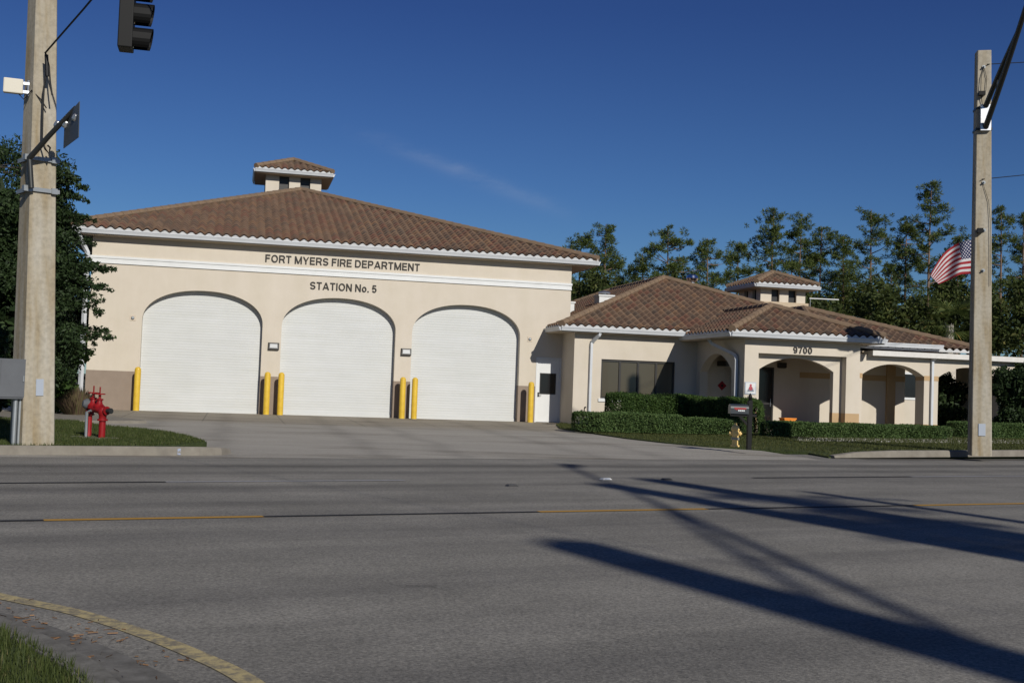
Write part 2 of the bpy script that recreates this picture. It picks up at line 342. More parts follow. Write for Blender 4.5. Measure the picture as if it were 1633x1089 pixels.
def drive_mat():
    m = mat('driveway_surface', (.15,.14,.12), .9, bump=(45,.3,.006)); nt = m.node_tree; n = nt.nodes; L = nt.links; b = n['Principled BSDF']
    t = n.new('ShaderNodeTexCoord'); sx = n.new('ShaderNodeSeparateXYZ'); L.new(t.outputs['Object'], sx.inputs[0])
    def noise(sc, det, scale=None):
        a = n.new('ShaderNodeTexNoise'); a.inputs['Scale'].default_value = sc; a.inputs['Detail'].default_value = det; a.inputs['Roughness'].default_value = .7
        if scale: mp = n.new('ShaderNodeMapping'); mp.inputs['Scale'].default_value = scale; L.new(t.outputs['Object'], mp.inputs[0]); L.new(mp.outputs[0], a.inputs[0])
        else: L.new(t.outputs['Object'], a.inputs[0])
        return a.outputs[0]
    # local y = distance behind the facade (negative towards the road); slab to -9, then asphalt
    edge = m_('ADD', sx.outputs[1], m_('MULTIPLY', m_('SUBTRACT', noise(.5, 4), .5, nt=nt), 2.2, nt=nt), nt=nt)
    k = m_('DIVIDE', m_('ADD', edge, 8.5, nt=nt), 2.0, clamp=True, nt=nt)
    def ramp(v, p0, c0, p1, c1):
        r = n.new('ShaderNodeValToRGB'); r.color_ramp.elements[0].position = p0; r.color_ramp.elements[1].position = p1
        r.color_ramp.elements[0].color = (*c0, 1); r.color_ramp.elements[1].color = (*c1, 1); L.new(v, r.inputs[0]); return r.outputs[0]
    slab = ramp(noise(.6, 7, (.6, 1.4, 1)), .3, (.215,.188,.145), .7, (.31,.276,.222)); asp = ramp(noise(.5, 7, (.4, 1.6, 1)), .3, (.29,.27,.235), .7, (.37,.345,.30))
    x = n.new('ShaderNodeMix'); x.data_type = 'RGBA'; L.new(k, x.inputs['Factor']); L.new(asp, x.inputs['A']); L.new(slab, x.inputs['B']); c = x.outputs['Result']
    # oil stains in front of the bays
    st = ramp(noise(.28, 5, (.5, 2.2, 1)), .52, (1,1,1), .66, (.66,.64,.61)); f = ramp(noise(40, 3), .35, (.75,.75,.75), .65, (1.22,1.22,1.2))
    for q in (st, f):
        y = n.new('ShaderNodeMix'); y.data_type = 'RGBA'; y.blend_type = 'MULTIPLY'; y.inputs['Factor'].default_value = 1; L.new(c, y.inputs['A']); L.new(q, y.inputs['B']); c = y.outputs['Result']
    jx = m_('LESS_THAN', m_('ABSOLUTE', m_('SUBTRACT', m_('MODULO', m_('ADD', sx.outputs[0], 60, nt=nt), 2.45, nt=nt), 1.2, nt=nt), nt=nt), .016, nt=nt)
    jy = m_('LESS_THAN', m_('ABSOLUTE', m_('SUBTRACT', m_('MODULO', m_('ADD', sx.outputs[1], 60, nt=nt), 3.6, nt=nt), 1.5, nt=nt), nt=nt), .02, nt=nt)
    jj = m_('MULTIPLY', m_('MULTIPLY', m_('MAXIMUM', jx, jy, nt=nt), k, nt=nt), .45, nt=nt)
    # darker tyre paths out of the three bays
    ty = None
    for x0_ in (1.2, 3.1, 6.2, 8.0, 11.1, 12.9):
        d_ = m_('DIVIDE', m_('SUBTRACT', m_('ADD', sx.outputs[0], m_('MULTIPLY', m_('SUBTRACT', noise(.3, 3), .5, nt=nt), 1.2, nt=nt), nt=nt), x0_, nt=nt), .28, nt=nt)
        e_ = m_('MULTIPLY', m_('POWER', 2.718, m_('MULTIPLY', m_('MULTIPLY', d_, d_, nt=nt), -1, nt=nt), nt=nt), .16, nt=nt); ty = e_ if ty is None else m_('ADD', ty, e_, nt=nt)
    iv = m_('SUBTRACT', m_('SUBTRACT', 1, jj, nt=nt), ty, nt=nt); cc = n.new('ShaderNodeCombineColor')
    for i in range(3): L.new(iv, cc.inputs[i])
    y = n.new('ShaderNodeMix'); y.data_type = 'RGBA'; y.blend_type = 'MULTIPLY'; y.inputs['Factor'].default_value = 1; L.new(c, y.inputs['A']); L.new(cc.outputs[0], y.inputs['B']); c = y.outputs['Result']
    L.new(c, b.inputs['Base Color']); return m
M['drive'] = drive_mat()
M['yline'] = worn_paint('worn_yellow_edge_line', (.44,.36,.18), .49, dark=(.20,.175,.125), scale=16)
M['yline2'] = worn_paint('yellow_centre_line', (.40,.22,.035), .3)
M['wline'] = worn_paint('worn_white_line', (.30,.30,.31), .38)
M['bline'] = worn_paint('black_contrast_line', (.022,.022,.024), .3)
def grass_ground():
    return mat('lawn_soil', (.030,.045,.012), .95, noise=2.5, col2=(.060,.078,.022), bump=(25,.8,.04))
M['lawn'] = grass_ground()

# ------------------------------------------------------------------ ground
ZR = -.15
E1 = Vector((math.cos(ROADDIR), math.sin(ROADDIR), 0)); E2 = Vector((-math.sin(ROADDIR), math.cos(ROADDIR), 0))
def RD(a, q, z=0): return E1*a+E2*q+Vector((0, 0, z))
MB().add([(-1500,-1500,-.40),(1500,-1500,-.40),(1500,1500,-.40),(-1500,1500,-.40)], [(0,1,2,3)]).build('ground', M['forest'])['kind'] = 'structure'
MB().add([RD(-160,-45,ZR), RD(160,-45,ZR), RD(160,22.6,ZR), RD(-160,22.6,ZR)], [(0,1,2,3)]).build('road', M['asphalt'])['kind'] = 'structure'
KQ = 21.0
# driveway: sheet from the road edge up to the facade, in building coordinates so its texture follows the bays
bpar = thing('fire_station', P0, 'long cream stucco fire station with tiled hip roofs and three white arched engine bay doors', 'building', TH)
def loc(v): v = v-P0; return Vector((v.dot(UU), -v.dot(NN), v.z))
dm = MB(); NA, NB = 24, 12
for j in range(NB+1):
    for i in range(NA+1):
        s = -9+i*26/NA; far_ = F(s, 0, 0); q0 = far_.dot(E2)
        # straight down the facade normal to the kerb line
        tt = (q0-KQ+.5)/(-(NN.dot(E2))); p = far_+NN*(tt*j/NB); z = -.002+(ZR+.006)*(j/NB)**1.0
        dm.v.append(tuple(loc(Vector((p.x, p.y, z)))))
for j in range(NB):
    for i in range(NA):
        a = j*(NA+1)+i; dm.f.append((a, a+1, a+NA+2, a+NA+1)); dm.mi.append(0)
dr = dm.build('driveway', M['drive']); dr.location = P0; dr.rotation_euler = (0,0,TH); dr['kind'] = 'structure'
jm = MB()
for s in (4.75, 9.7):
    jm.box(s-.012, -9.0, -.004-.15*.35, s+.012, -.1, .0015-.15*.0)
# lawns ---------------------------------------------------------------
def sheet(name, pts, zt, mt, depth=.5, kind='structure'):
    m = MB(); N = len(pts); top = [Vector((p[0], p[1], zt(p) if callable(zt) else zt)) for p in pts]
    tris = tessellate_polygon([[Vector((p[0], p[1], 0)) for p in pts]])
    m.add(top, [tuple(t) for t in tris])
    m.add(top+[t-Vector((0,0,depth)) for t in top], [(i, (i+1)%N, N+(i+1)%N, N+i) for i in range(N)])
    o = m.build(name, mt); o['kind'] = kind; return o
def rz(p):                                              # right lawn rises gently to the right
    s = (Vector((p[0], p[1], 0))-P0).dot(UU); return .004+max(0, min(.13, (s-16)*.0095))
LL = [RD(-70, 21.15), RD(-5.6, 21.15), RD(.9, 21.15)]
a0 = at(345, 713); LL = [RD(-75, KQ+.16), RD(a0.dot(E1)-1.2, KQ+.16), at(330,705), at(313,699), at(297,694), at(264,688), at(231,684), at(200,681), at(172,679), at(150,676), at(120,671), Vector((-18, 31, 0)), Vector((-70, 5, 0))]
sheet('lawn', LL, .004, M['lawn'], .16)
def zlawn(p):
    q = Vector((p[0], p[1], 0)).dot(E2); t = max(0, min(1, (q-21.2)/13)); ss = (Vector((p[0], p[1], 0))-P0).dot(UU)
    k = max(0, min(1, (20.2-ss)/2.0)); return rz(p)*(1-k)+k*(-.118*(1-t)+.004)
RL = [at(893,682), at(920,686,-.01), at(950,690,-.015), at(1000,697,-.03), at(1060,704,-.05), at(1130,711,-.075), at(1200,716.5,-.10), at(1290,720,-.07), RD(at(1372,722.5).dot(E1)-.7, KQ+.25), RD(at(1372,722.5).dot(E1)+.1, KQ+.33), RD(60, KQ+.31), Vector((75, 75, 0)), F(34, -20), F(16.2, -.5), F(15.0, 2.5)]
sheet('lawn', RL, zlawn, M['lawn'], .19)
sheet('woodland_floor', [F(-40,-33), F(80,-33), F(120,-120), F(-80,-120)], -.1, M['forest'], .2)
# kerbs: swept strips with a rounded nose
def kerb(pts, w, z0, z1, ends=None, zf=None):
    m = MB(); n = len(pts)
    prof = [(0, z0), (.02, z1-.03), (.05, z1), (w, z1), (w, z0)]
    rings = []
    for i, p in enumerate(pts):
        t = (pts[min(i+1, n-1)]-pts[max(i-1, 0)]); t.z = 0; t.normalize(); sd = Vector((-t.y, t.x, 0)); k = ends[i] if ends else 1
        rings.append([Vector((p.x, p.y, 0))+sd*a+Vector((0, 0, z0+(b-z0)*k+(zf(p) if zf else 0))) for a, b in prof])
    for r in rings: m.v += [tuple(x) for x in r]
    P = len(prof)
    for i in range(n-1):
        for j in range(P-1): m.f.append((i*P+j, (i+1)*P+j, (i+1)*P+j+1, i*P+j+1)); m.mi.append(0)
    m.f += [tuple(range(P)), tuple(range((n-1)*P, n*P))]; m.mi += [0, 0]
    return m
kp = [RD(-75+i*4.5, KQ) for i in range(16)]+[RD(a0.dot(E1)-.9, KQ), RD(a0.dot(E1)-.35, KQ+.02), RD(a0.dot(E1)+.1, KQ+.18), RD(a0.dot(E1)+.35, KQ+.5), RD(a0.dot(E1)+.4, KQ+.95), RD(a0.dot(E1)+.38, KQ+1.5)]
kerb(kp, .17, ZR, .012, [1]*16+[1, 1, .9, .7, .45, .15]).build('kerb', M['kerb'], smooth=False)['kind'] = 'structure'
b0 = at(1372, 723).dot(E1)
kp = [RD(b0-.5, KQ+.12), RD(b0+.3, KQ+.12)]+[RD(b0+1.5+i*4, KQ+.12) for i in range(18)]
kerb(kp, .2, ZR, .02, [.35, .8]+[1]*18, lambda p: rz(p)-.006).build('kerb', M['kerb'])['kind'] = 'structure'
mk = MB(); e_ = at(293, 716).dot(E1)
mk.add([RD(e_-.03, KQ-.004, ZR+.02), RD(e_+.03, KQ-.004, ZR+.02), RD(e_+.03, KQ+.012, -.015), RD(e_-.03, KQ+.012, -.015)], [(0,1,2,3)])
mk.add([RD(e_-.03, KQ+.052, .0155), RD(e_+.03, KQ+.052, .0155), RD(e_+.03, KQ+.15, .0155), RD(e_-.03, KQ+.15, .0155)], [(0,1,2,3)])
mk.build('kerb_mark', worn_paint('worn_blue_white_paint', (.30,.35,.46), .5, dark=(.2,.18,.15), scale=30))['kind'] = 'structure'
# gutter strip in front of both kerbs (darker than the kerbs)
M['gutterpan'] = mat('dark_gutter_pan', (.05,.046,.036), .9, noise=2, col2=(.10,.092,.075))
for x0, x1, q in ((-75, a0.dot(E1)-.6, KQ), (b0+.2, 75, KQ+.12)):
    MB().add([RD(x0, q-.42, ZR+.004), RD(x1, q-.3, ZR+.004), RD(x1, q+.02, ZR+.004), RD(x0, q+.02, ZR+.004)], [(0,1,2,3)]).build('gutter_pan', M['gutterpan'])['kind'] = 'structure'
# painted marks
def strip(name, p0, p1, w, mt, z=ZR+.008):
    t = (p1-p0).normalized(); sd = Vector((-t.y, t.x, 0))*w/2; N = max(2, int((p1-p0).length/1.5)); m = MB()
    for i in range(N+1):
        p = p0.lerp(p1, i/N); m.v += [(p.x-sd.x, p.y-sd.y, z), (p.x+sd.x, p.y+sd.y, z)]
    for i in range(N): m.f.append((2*i, 2*i+2, 2*i+3, 2*i+1)); m.mi.append(0)
    o = m.build(name, mt); o['kind'] = 'structure'; return o
def G(px, py): return at(px, py, ZR)
Y0, Y1 = G(0, 831), G(1633, 803)
def ypt(px, py):                                        # project a seen point on the straight line
    p = G(px, py); d = (Y1-Y0).normalized(); return Y0+d*((p-Y0).dot(d))
for a, b_, mt in (((-900,846),(70,830.5),'bline'), ((70,830.5),(422,825),'yline2'), ((422,825),(866,818),'bline'), ((866,818),(1128,812),'yline2'), ((1128,812),(1460,806),'bline'), ((1460,806),(2300,792),'yline2')):
    strip('centre_line', ypt(*a), ypt(*b_), .13 if mt == 'yline2' else .10, M[mt], ZR+.006)
V0, V1 = G(0, 770.5), G(1633, 759)
def wpt(px, py):
    p = G(px, py); d = (V1-V0).normalized(); return V0+d*((p-V0).dot(d))
for a, b_, mt in (((-700,776),(265,769),'bline'), ((265,769),(650,767),'wline'), ((1200,762),(1455,760.5),'bline'), ((1455,760.5),(2200,755),'wline')):
    strip('lane_line', wpt(*a), wpt(*b_), .12, M[mt], ZR+.006)
# near corner island: yellow edge line, gutter, kerb and grass
def smooth_pts(P, k=8):
    out = []
    for i in range(len(P)-1):
        p0, p1, p2, p3 = P[max(i-1,0)], P[i], P[i+1], P[min(i+2,len(P)-1)]
        for j in range(k):
            t = j/k; out.append(.5*((2*p1)+(p2-p0)*t+(2*p0-5*p1+4*p2-p3)*t*t+(3*p1-p0-3*p2+p3)*t**3))
    return out+[P[-1]]
yl = smooth_pts([Vector((-9.5,8.6,0)), Vector((-6.2,8.65,0)), G(-150,915), G(0,951), G(110,974), G(200,1001), G(300,1039), G(400,1089), Vector((-.75,4.6,0)), Vector((-.55,3.2,0)), Vector((-.5,1,0)), Vector((-.5,-6,0))])
def ribbon(name, pts, off0, off1, z, mt):
    m = MB(); n = len(pts)
    for i, p in enumerate(pts):
        t = (pts[min(i+1, n-1)]-pts[max(i-1, 0)]); t.z = 0; t.normalize(); sd = Vector((t.y, -t.x, 0))
        for o_, zz in ((off0, z), (off1, z)): q = p+sd*o_; m.v.append((q.x, q.y, zz))
    for i in range(n-1): m.f.append((2*i, 2*i+2, 2*i+3, 2*i+1)); m.mi.append(0)
    o = m.build(name, mt); o['kind'] = 'structure'; return o
ribbon('edge_line', yl, -.06, .06, ZR+.005, M['yline'])
M['pan2'] = mat('near_gutter_concrete', (.085,.08,.07), .9, noise=9, col2=(.19,.182,.165), bump=(50,.4,.006))
ribbon('gutter_pan', yl, .30, .72, ZR+.004, M['pan2'])
def offs(pts, d):
    out = []; n = len(pts)
    for i, p in enumerate(pts):
        t = (pts[min(i+1, n-1)]-pts[max(i-1, 0)]); t.z = 0; t.normalize(); out.append(p+Vector((t.y, -t.x, 0))*d)
    return out
kin = offs(yl, .62)[::-1]
M['kerb2'] = mat('near_kerb_concrete', (.10,.094,.08), .9, noise=11, col2=(.21,.20,.175), bump=(50,.4,.006))
kerb(kin, .2, ZR, -.02).build('kerb', M['kerb2'])['kind'] = 'structure'
gi = offs(yl, .80); sheet('grass_verge', [(p.x, p.y) for p in gi]+[(-3, -6), (-14, -2)], -.03, M['lawn'], .1)

# ------------------------------------------------------------------ building pieces
def LX(s, n, z): return Vector((s, -n, z))
def arch(x0, x1, zs, rise, n=24, z0=0.0, power=2.0):
    c, h = (x0+x1)/2, (x1-x0)/2
    pts = [(x0, z0), (x1, z0)]
    for i in range(n+1):
        a = math.pi*i/n; ca, sa = math.cos(a), math.sin(a)
        pts.append((c+h*math.copysign(abs(ca)**(2/power), ca), zs+rise*abs(sa)**(2/power)))
    return pts
def segarch(x0, x1, zs, rise, n=18, z0=0.0):
    c, h = (x0+x1)/2, (x1-x0)/2; Rr = (h*h+rise*rise)/(2*rise); a0_ = math.asin(h/Rr); pts = [(x0, z0), (x1, z0)]
    for i in range(n+1):
        a = a0_-2*a0_*i/n; pts.append((c+Rr*math.sin(a), zs+rise-Rr+Rr*math.cos(a)))
    return pts
front = lambda n0: (lambda u, v, w: LX(u, n0-w, v))       # panel facing the road
side = lambda s0: (lambda u, v, w: LX(s0+w, u, v))        # panel facing along the facade

def glyph(c, t):
    h = t/2
    def arc(cx, cy, rx, ry, a0, a1, n=14): return [(cx+rx*math.cos(R(a0+(a1-a0)*i/n)), cy+ry*math.sin(R(a0+(a1-a0)*i/n))) for i in range(n+1)]
    W_ = dict(F=.60,O=.84,R=.74,T=.66,M=.90,Y=.74,E=.64,S=.70,I=t,D=.76,P=.70,A=.80,N=.74,o=.60).get(c, t if c == '.' else .58); w = W_
    stem = [(h,0),(h,1)]
    if c == 'F': st = [stem, [(h,1-h),(w,1-h)], [(h,.52),(w*.9,.52)]]
    elif c == 'E': st = [stem, [(h,1-h),(w,1-h)], [(h,.52),(w*.93,.52)], [(h,h),(w,h)]]
    elif c == 'I': st = [stem]
    elif c == 'T': st = [[(w/2,0),(w/2,1)], [(0,1-h),(w,1-h)]]
    elif c == 'O': st = [arc(w/2,.5,w/2-h,.5-h*.9,0,360,28)]
    elif c == 'o': st = [arc(w/2,.36,w/2-h,.36-h*.8,0,360,24)]
    elif c == '0': st = [arc(w/2,.5,w/2-h,.5-h*.9,0,360,28)]
    elif c == '.': st = [[(h,0),(h,t)]]
    elif c == 'M': st = [stem, [(w-h,0),(w-h,1)], [(h*1.1,.98),(w/2,.04)], [(w-h*1.1,.98),(w/2,.04)]]
    elif c == 'N': st = [stem, [(w-h,0),(w-h,1)], [(h*1.1,.98),(w-h*1.1,.02)]]
    elif c == 'Y': st = [[(w/2,0),(w/2,.45)], [(h*.7,1),(w/2,.40)], [(w-h*.7,1),(w/2,.40)]]
    elif c == 'A': st = [[(h*.7,0),(w/2,.97)], [(w-h*.7,0),(w/2,.97)], [(w*.22,.28),(w*.78,.28)]]
    elif c == 'D': st = [stem, [(h,1-h)]+arc(w*.48,.5,w*.52-h,.5-h,90,-90)+[(h,h)]]
    elif c in 'PR':
        st = [stem, [(h,1-h)]+arc(w*.62,.73-h/2+.005,w*.38-h,.27-h/2,90,-90)+[(h,.46)]]
        if c == 'R': st.append([(w*.50,.46),(w*.72,.38),(w-h,0)])
    elif c == 'S': r_ = (.5-h)/2; st = [arc(w/2,.5+r_,w/2-h,r_,15,270,18)[:-1]+arc(w/2,.5-r_,w/2-h,r_,90,-165,18)]
    elif c == '5': st = [[(w*.88,1-h),(w*.24,1-h),(h*.95,.50)]+arc(w/2-.01,.335,w/2-h+.01,.335-h,140,-160,18)]
    elif c == '7': st = [[(0,1-h),(w-h*.8,1-h),(w*.58,.50),(w*.42,0)]]
    elif c == '9': st = [arc(w/2,.67,w/2-h,.33-h*.9,0,360,24), [(w-h,.67),(w-h,.40),(w*.74,.13),(w*.48,h),(h*1.4,.20)]]
    return w, st
def text_mesh(name, body, x0, x1, z0, z1, n0, parent, mt, depth=.025, bold=.17):
    items, x = [], 0
    for c in body:
        if c == ' ': x += .30; continue
        w, st = glyph(c, bold); items.append((x, st)); x += w+.13
    tot = x-.13; kx = (x1-x0)/tot; kz = z1-z0; m = MB(); q = 0; h = bold/2
    for ox, st in items:
        for pl in st:
            P = [Vector((a, b, 0)) for a, b in pl]; n = len(P); closed = (P[0]-P[-1]).length < 1e-6; q += 1; dp = depth+.0006*(q % 7); b_ = len(m.v)
            for i, p in enumerate(P):
                a = P[i-1] if i else (P[-2] if closed else p); b = P[i+1] if i < n-1 else (P[1] if closed else p)
                t1 = (p-a); t2 = (b-p); t = ((t1.normalized() if t1.length else t2.normalized())+(t2.normalized() if t2.length else t1.normalized()))
                t.normalize(); nn = Vector((-t.y, t.x, 0)); ref = (t2 if t2.length else t1).normalized(); ml = min(1.6, 1/max(.3, abs(nn.dot(Vector((-ref.y, ref.x, 0))))))
                for sgn in (-1, 1):
                    v = p+nn*sgn*h*ml; v.y = min(1, max(0, v.y))
                    for dd in (0, dp): m.v.append(tuple(LX(x0+(ox+v.x)*kx, n0-.004+dd, z0+v.y*kz)))
            for i in range(n-1):
                a, b = b_+4*i, b_+4*i+4
                m.f += [(a+1,b+1,b+3,a+3), (a,a+1,b+1,b)[::-1], (a+2,b+2,b+3,a+3)[::-1]]; m.mi += [0]*3
            m.f += [(b_,b_+1,b_+3,b_+2), (b_+4*n-4,b_+4*n-2,b_+4*n-1,b_+4*n-3)]; m.mi += [0]*2
    return m.build(name, mt, parent)

def tile_slope(name, e0, e1, up, pitch, z0, L, clips, parent, per=.31, course=.36):
    """barrel tile roof slope: eave from e0 to e1 (local s,n), up = horizontal uphill direction, clips = [(point, inward normal)]"""
    e0, e1, up = Vector((*e0, 0)), Vector((*e1, 0)), Vector((*up, 0)); ed = (e1-e0); W_ = ed.length; ed.normalize()
    nc = int(W_/per)+1; sub = 6; xs = [i/sub*per for i in range(nc*sub+1)]; nr_ = int(L/course)+2
    amp = .105; rows = []
    hx = [amp*(.5-.5*math.cos(2*math.pi*x/per))**.8 for x in xs]
    verts, uvs, faces = [], [], []
    for r_ in range(nr_):
        for b_, lift in ((r_*course, .035), ((r_+1)*course, 0)):
            for x, h in zip(xs, hx):
                p = e0+ed*x+up*b_; verts.append((p.x, -p.y, z0+b_*pitch+h+lift)); uvs.append((x/per+.001, r_+.5))
    nx = len(xs)
    for r_ in range(2*nr_-1):
        for i in range(nx-1): faces.append((r_*nx+i, r_*nx+i+1, (r_+1)*nx+i+1, (r_+1)*nx+i))
    me = bpy.data.meshes.new(name); me.from_pydata(verts, [], faces)
    uvl = me.uv_layers.new(name='UVMap')
    cen = []
    for pol in me.polygons:
        i0 = min(pol.vertices); col = (i0 % nx)//sub; rr = (i0//nx)//2
        for li in pol.loop_indices: uvl.data[li].uv = (col+.5, rr+.5)
    bm = bmesh.new(); bm.from_mesh(me)
    for pt, nr2 in clips:
        bmesh.ops.bisect_plane(bm, geom=bm.verts[:]+bm.edges[:]+bm.faces[:], plane_co=(pt[0], -pt[1], 0), plane_no=(nr2[0], -nr2[1], 0), clear_inner=True, dist=1e-5)
    bmesh.ops.recalc_face_normals(bm, faces=bm.faces)
    if sum(f.normal.z for f in bm.faces) < 0: bmesh.ops.reverse_faces(bm, faces=bm.faces)
    bm.to_mesh(me); bm.free(); me.polygons.foreach_set('use_smooth', [True]*len(me.polygons))
    try: me.set_sharp_from_angle(angle=R(50))
    except Exception: pass
    me.materials.append(M['tile']); o = bpy.data.objects.new(name, me); COL.objects.link(o); o.parent = parent; return o
def cap_line(m, p0, p1, r=.13):
    p0, p1 = Vector(p0), Vector(p1); n = max(2, int((p1-p0).length/.42))
    for i in range(n):
        a, b_ = p0.lerp(p1, i/n), p0.lerp(p1, (i+1.12)/n); m.tube([a, b_], [r*1.08, r*.93], 8)
def closure(m, e0, e1, z0, out, per=.31, amp=.105, ph=0):
    e0, e1 = Vector((*e0, 0)), Vector((*e1, 0)); W_ = (e1-e0).length; d = (e1-e0).normalized(); o_ = Vector((*out, 0))
    n = int(W_/per*10); top, bot = [], []
    for i in range(n+1):
        x = W_*i/n; p = e0+d*x+o_*.012; h = amp*(.5-.5*math.cos(2*math.pi*x/per))**.8
        top.append((p.x, -p.y, z0+.035+h*.80-.03)); bot.append((p.x, -p.y, z0-.06))
    b_ = len(m.v); m.v += top+bot
    for i in range(n): m.f.append((b_+i, b_+i+1, b_+n+2+i, b_+n+1+i)); m.mi.append(0)
def hip_roof(parent, s0, s1, nF, nB, ze, za, sa, naF, naB, sides='FLRB', gut='FLR', per=.31, wallbox=None, name='roof', soff=.0, sofz=None):
    """hip roof; eave rectangle s0..s1 x nB..nF, ridge at s=sa from naF to naB"""
    root = None; rise = za-ze
    corners = dict(FL=(s0,nF), FR=(s1,nF), BL=(s0,nB), BR=(s1,nB)); aF, aB = (sa,naF), (sa,naB)
    def inward(p, q, ref):                              # normal of line p->q pointing to ref
        d = (q[0]-p[0], q[1]-p[1]); nn = (-d[1], d[0]); l = math.hypot(*nn); nn = (nn[0]/l, nn[1]/l)
        if (ref[0]-p[0])*nn[0]+(ref[1]-p[1])*nn[1] < 0: nn = (-nn[0], -nn[1])
        return nn
    spec = dict(F=('FL','FR',(0,-1),nF-naF,aF,aF), B=('BR','BL',(0,1),naB-nB,aB,aB), L=('BL','FL',(1,0),sa-s0,aB,aF), R=('FR','BR',(-1,0),s1-sa,aF,aB))
    for k in sides:
        c0, c1, up, run, q0, q1 = spec[k]; c0, c1 = corners[c0], corners[c1]
        midp = ((c0[0]+c1[0])/2+up[0]*.1, (c0[1]+c1[1])/2+up[1]*.1)
        clips = [(c0, inward(c0, q0, midp)), (c1, inward(c1, q1, midp))]
        if q0 != q1: clips.append((q0, inward(q0, q1, midp)))
        o = tile_slope(name, c0, c1, up, rise/run, ze, run+.3, clips, parent, per)
    cm = MB()
    for c, q in (('FL',aF),('FR',aF),('BL',aB),('BR',aB)):
        if c[0] in sides or c[1] in sides:
            p = corners[c]; cap_line(cm, (p[0], -p[1], ze+.09), (q[0], -q[1], za+.09))
    if aF != aB: cap_line(cm, (aF[0], -aF[1], za+.09), (aB[0], -aB[1], za+.09))
    cm.build('ridge_cap', M['cap'], parent, smooth=True)
    cl = MB(); gt = MB()
    gh, gw = .13, .12
    if 'F' in gut:
        closure(cl, (s0,nF), (s1,nF), ze, (0,1), per); gutter_bar(gt, (s0-.02,nF), (s1+.02,nF), (0,1), ze)
    if 'L' in gut: closure(cl, (s0,nB), (s0,nF), ze, (-1,0), per); gutter_bar(gt, (s0,nB), (s0,nF+.02), (-1,0), ze)
    if 'R' in gut: closure(cl, (s1,nF), (s1,nB), ze, (1,0), per); gutter_bar(gt, (s1,nF+.02), (s1,nB), (1,0), ze)
    cl.build('tile_closure', M['mortar'], parent); gt.build('gutter', M['gutter'], parent)
    sm = MB(); zz = ze-.16 if sofz is None else sofz
    sm.box(s0+.01, -(nF-.01), zz-.05, s1-.01, -(nB+.01), zz); sm.build('soffit', M['soffit'], parent)
def gutter_bar(m, a, b, out, ze, h=.17, w=.11):
    a, b, o_ = Vector((*a, 0)), Vector((*b, 0)), Vector((*out, 0))
    prof = [(0, -.17), (.06, -.17), (.075, -.12), (.10, -.06), (.115, -.045), (.115, -.015), (.095, -.015), (.095, -.04), (0, -.04)]
    b_ = len(m.v)
    for e in (a, b):
        for x, z in prof: p = e+o_*x; m.v.append((p.x, -p.y, ze+z+.0))
    P = len(prof)
    for i in range(P): m.f.append((b_+i, b_+(i+1)%P, b_+P+(i+1)%P, b_+P+i)); m.mi.append(0)
    m.f += [tuple(b_+i for i in range(P))[::-1], tuple(b_+P+i for i in range(P))]; m.mi += [0, 0]
def downspout(parent, pts, w=.075):
    m = MB(); m.tube(pts, w*.72, 4, phase=math.pi/4)
    for p in pts[1:-1]: pass
    return m.build('downspout', M['gutter'], parent)

# ------------------------------------------------------------------ engine hall
Wd = 4.27; DL = [0.0, 4.965, 9.867]; ZS, RISE, ZB = 3.28, 1.165, 1.40
hall = MB()
hall.wall([(-1.82, -.3), (16.15, -.3), (16.15, 6.30), (-1.82, 6.30)], [arch(d, d+Wd, ZS, RISE, 32, -.05, 2.15) for d in DL]+[[(14.82, -.05), (15.86, -.05), (15.86, 2.55), (14.82, 2.55)]], front(0), 0, .36)
hall.box(-1.82, .36, -.3, -1.5, 26, 6.3); hall.box(15.8, .36, -.3, 16.15, 26, 6.3); hall.box(-1.5, 25.7, -.3, 15.8, 26, 6.3)
hall.build('wall', M['stucco'], bpar)
eps = .006
for a_, b_ in ((-1.826, eps), (Wd-eps, DL[1]+eps), (DL[1]+Wd-eps, DL[2]+eps), (DL[2]+Wd-eps, 14.826)):
    bb = MB(); bb.box(a_, -.006, -.3, b_, .34, ZB); bb.build('base_band', M['base'], bpar)
tb = MB(); tb.box(-1.86, -.035, 5.26, 16.16, .01, 5.50); tb.box(-1.88, -.06, 5.43, 16.18, .0, 5.515); tb.box(-1.87, -.048, 5.25, 16.17, 0, 5.285)
tb.box(-1.86, .01, 5.26, -1.8, 26, 5.50)
tb.build('trim_band', M['white'], bpar)
text_mesh('lettering', 'FORT MYERS FIRE DEPARTMENT', 4.26, 10.06, 5.64, 5.925, 0.005, bpar, M['letter'])
text_mesh('lettering', 'STATION No. 5', 5.94, 8.44, 4.72, 5.005, 0.005, bpar, M['letter'])
for d in DL:
    m = MB(); pitch = .098; z = 0.10; top = ZS+RISE+.1; vs = []
    prof = []
    while z < top:
        prof += [(z, .3185), (z+.012, .3212), (z+pitch*.45, .3235), (z+pitch*.93, .321)]; z += pitch
    x0, x1 = d-.05, d+Wd+.05; b_ = len(m.v)
    for zz, yy in prof: m.v += [(x0, .615-yy, zz), (x1, .615-yy, zz)]
    for i in range(len(prof)-1): m.f.append((2*i, 2*i+1, 2*i+3, 2*i+2)); m.mi.append(0)
    so_ = m.build('shutter_door', M['shutter'], bpar)
    k = MB(); k.box(d+.02, .265, -.02, d+Wd-.02, .315, .10); k.build('bottom_rail', M['shutter'], so_)
    k = MB(); k.box(d-.1, .33, -.1, d+Wd+.1, .37, 4.7); k.build('backing', M['dark'], so_)
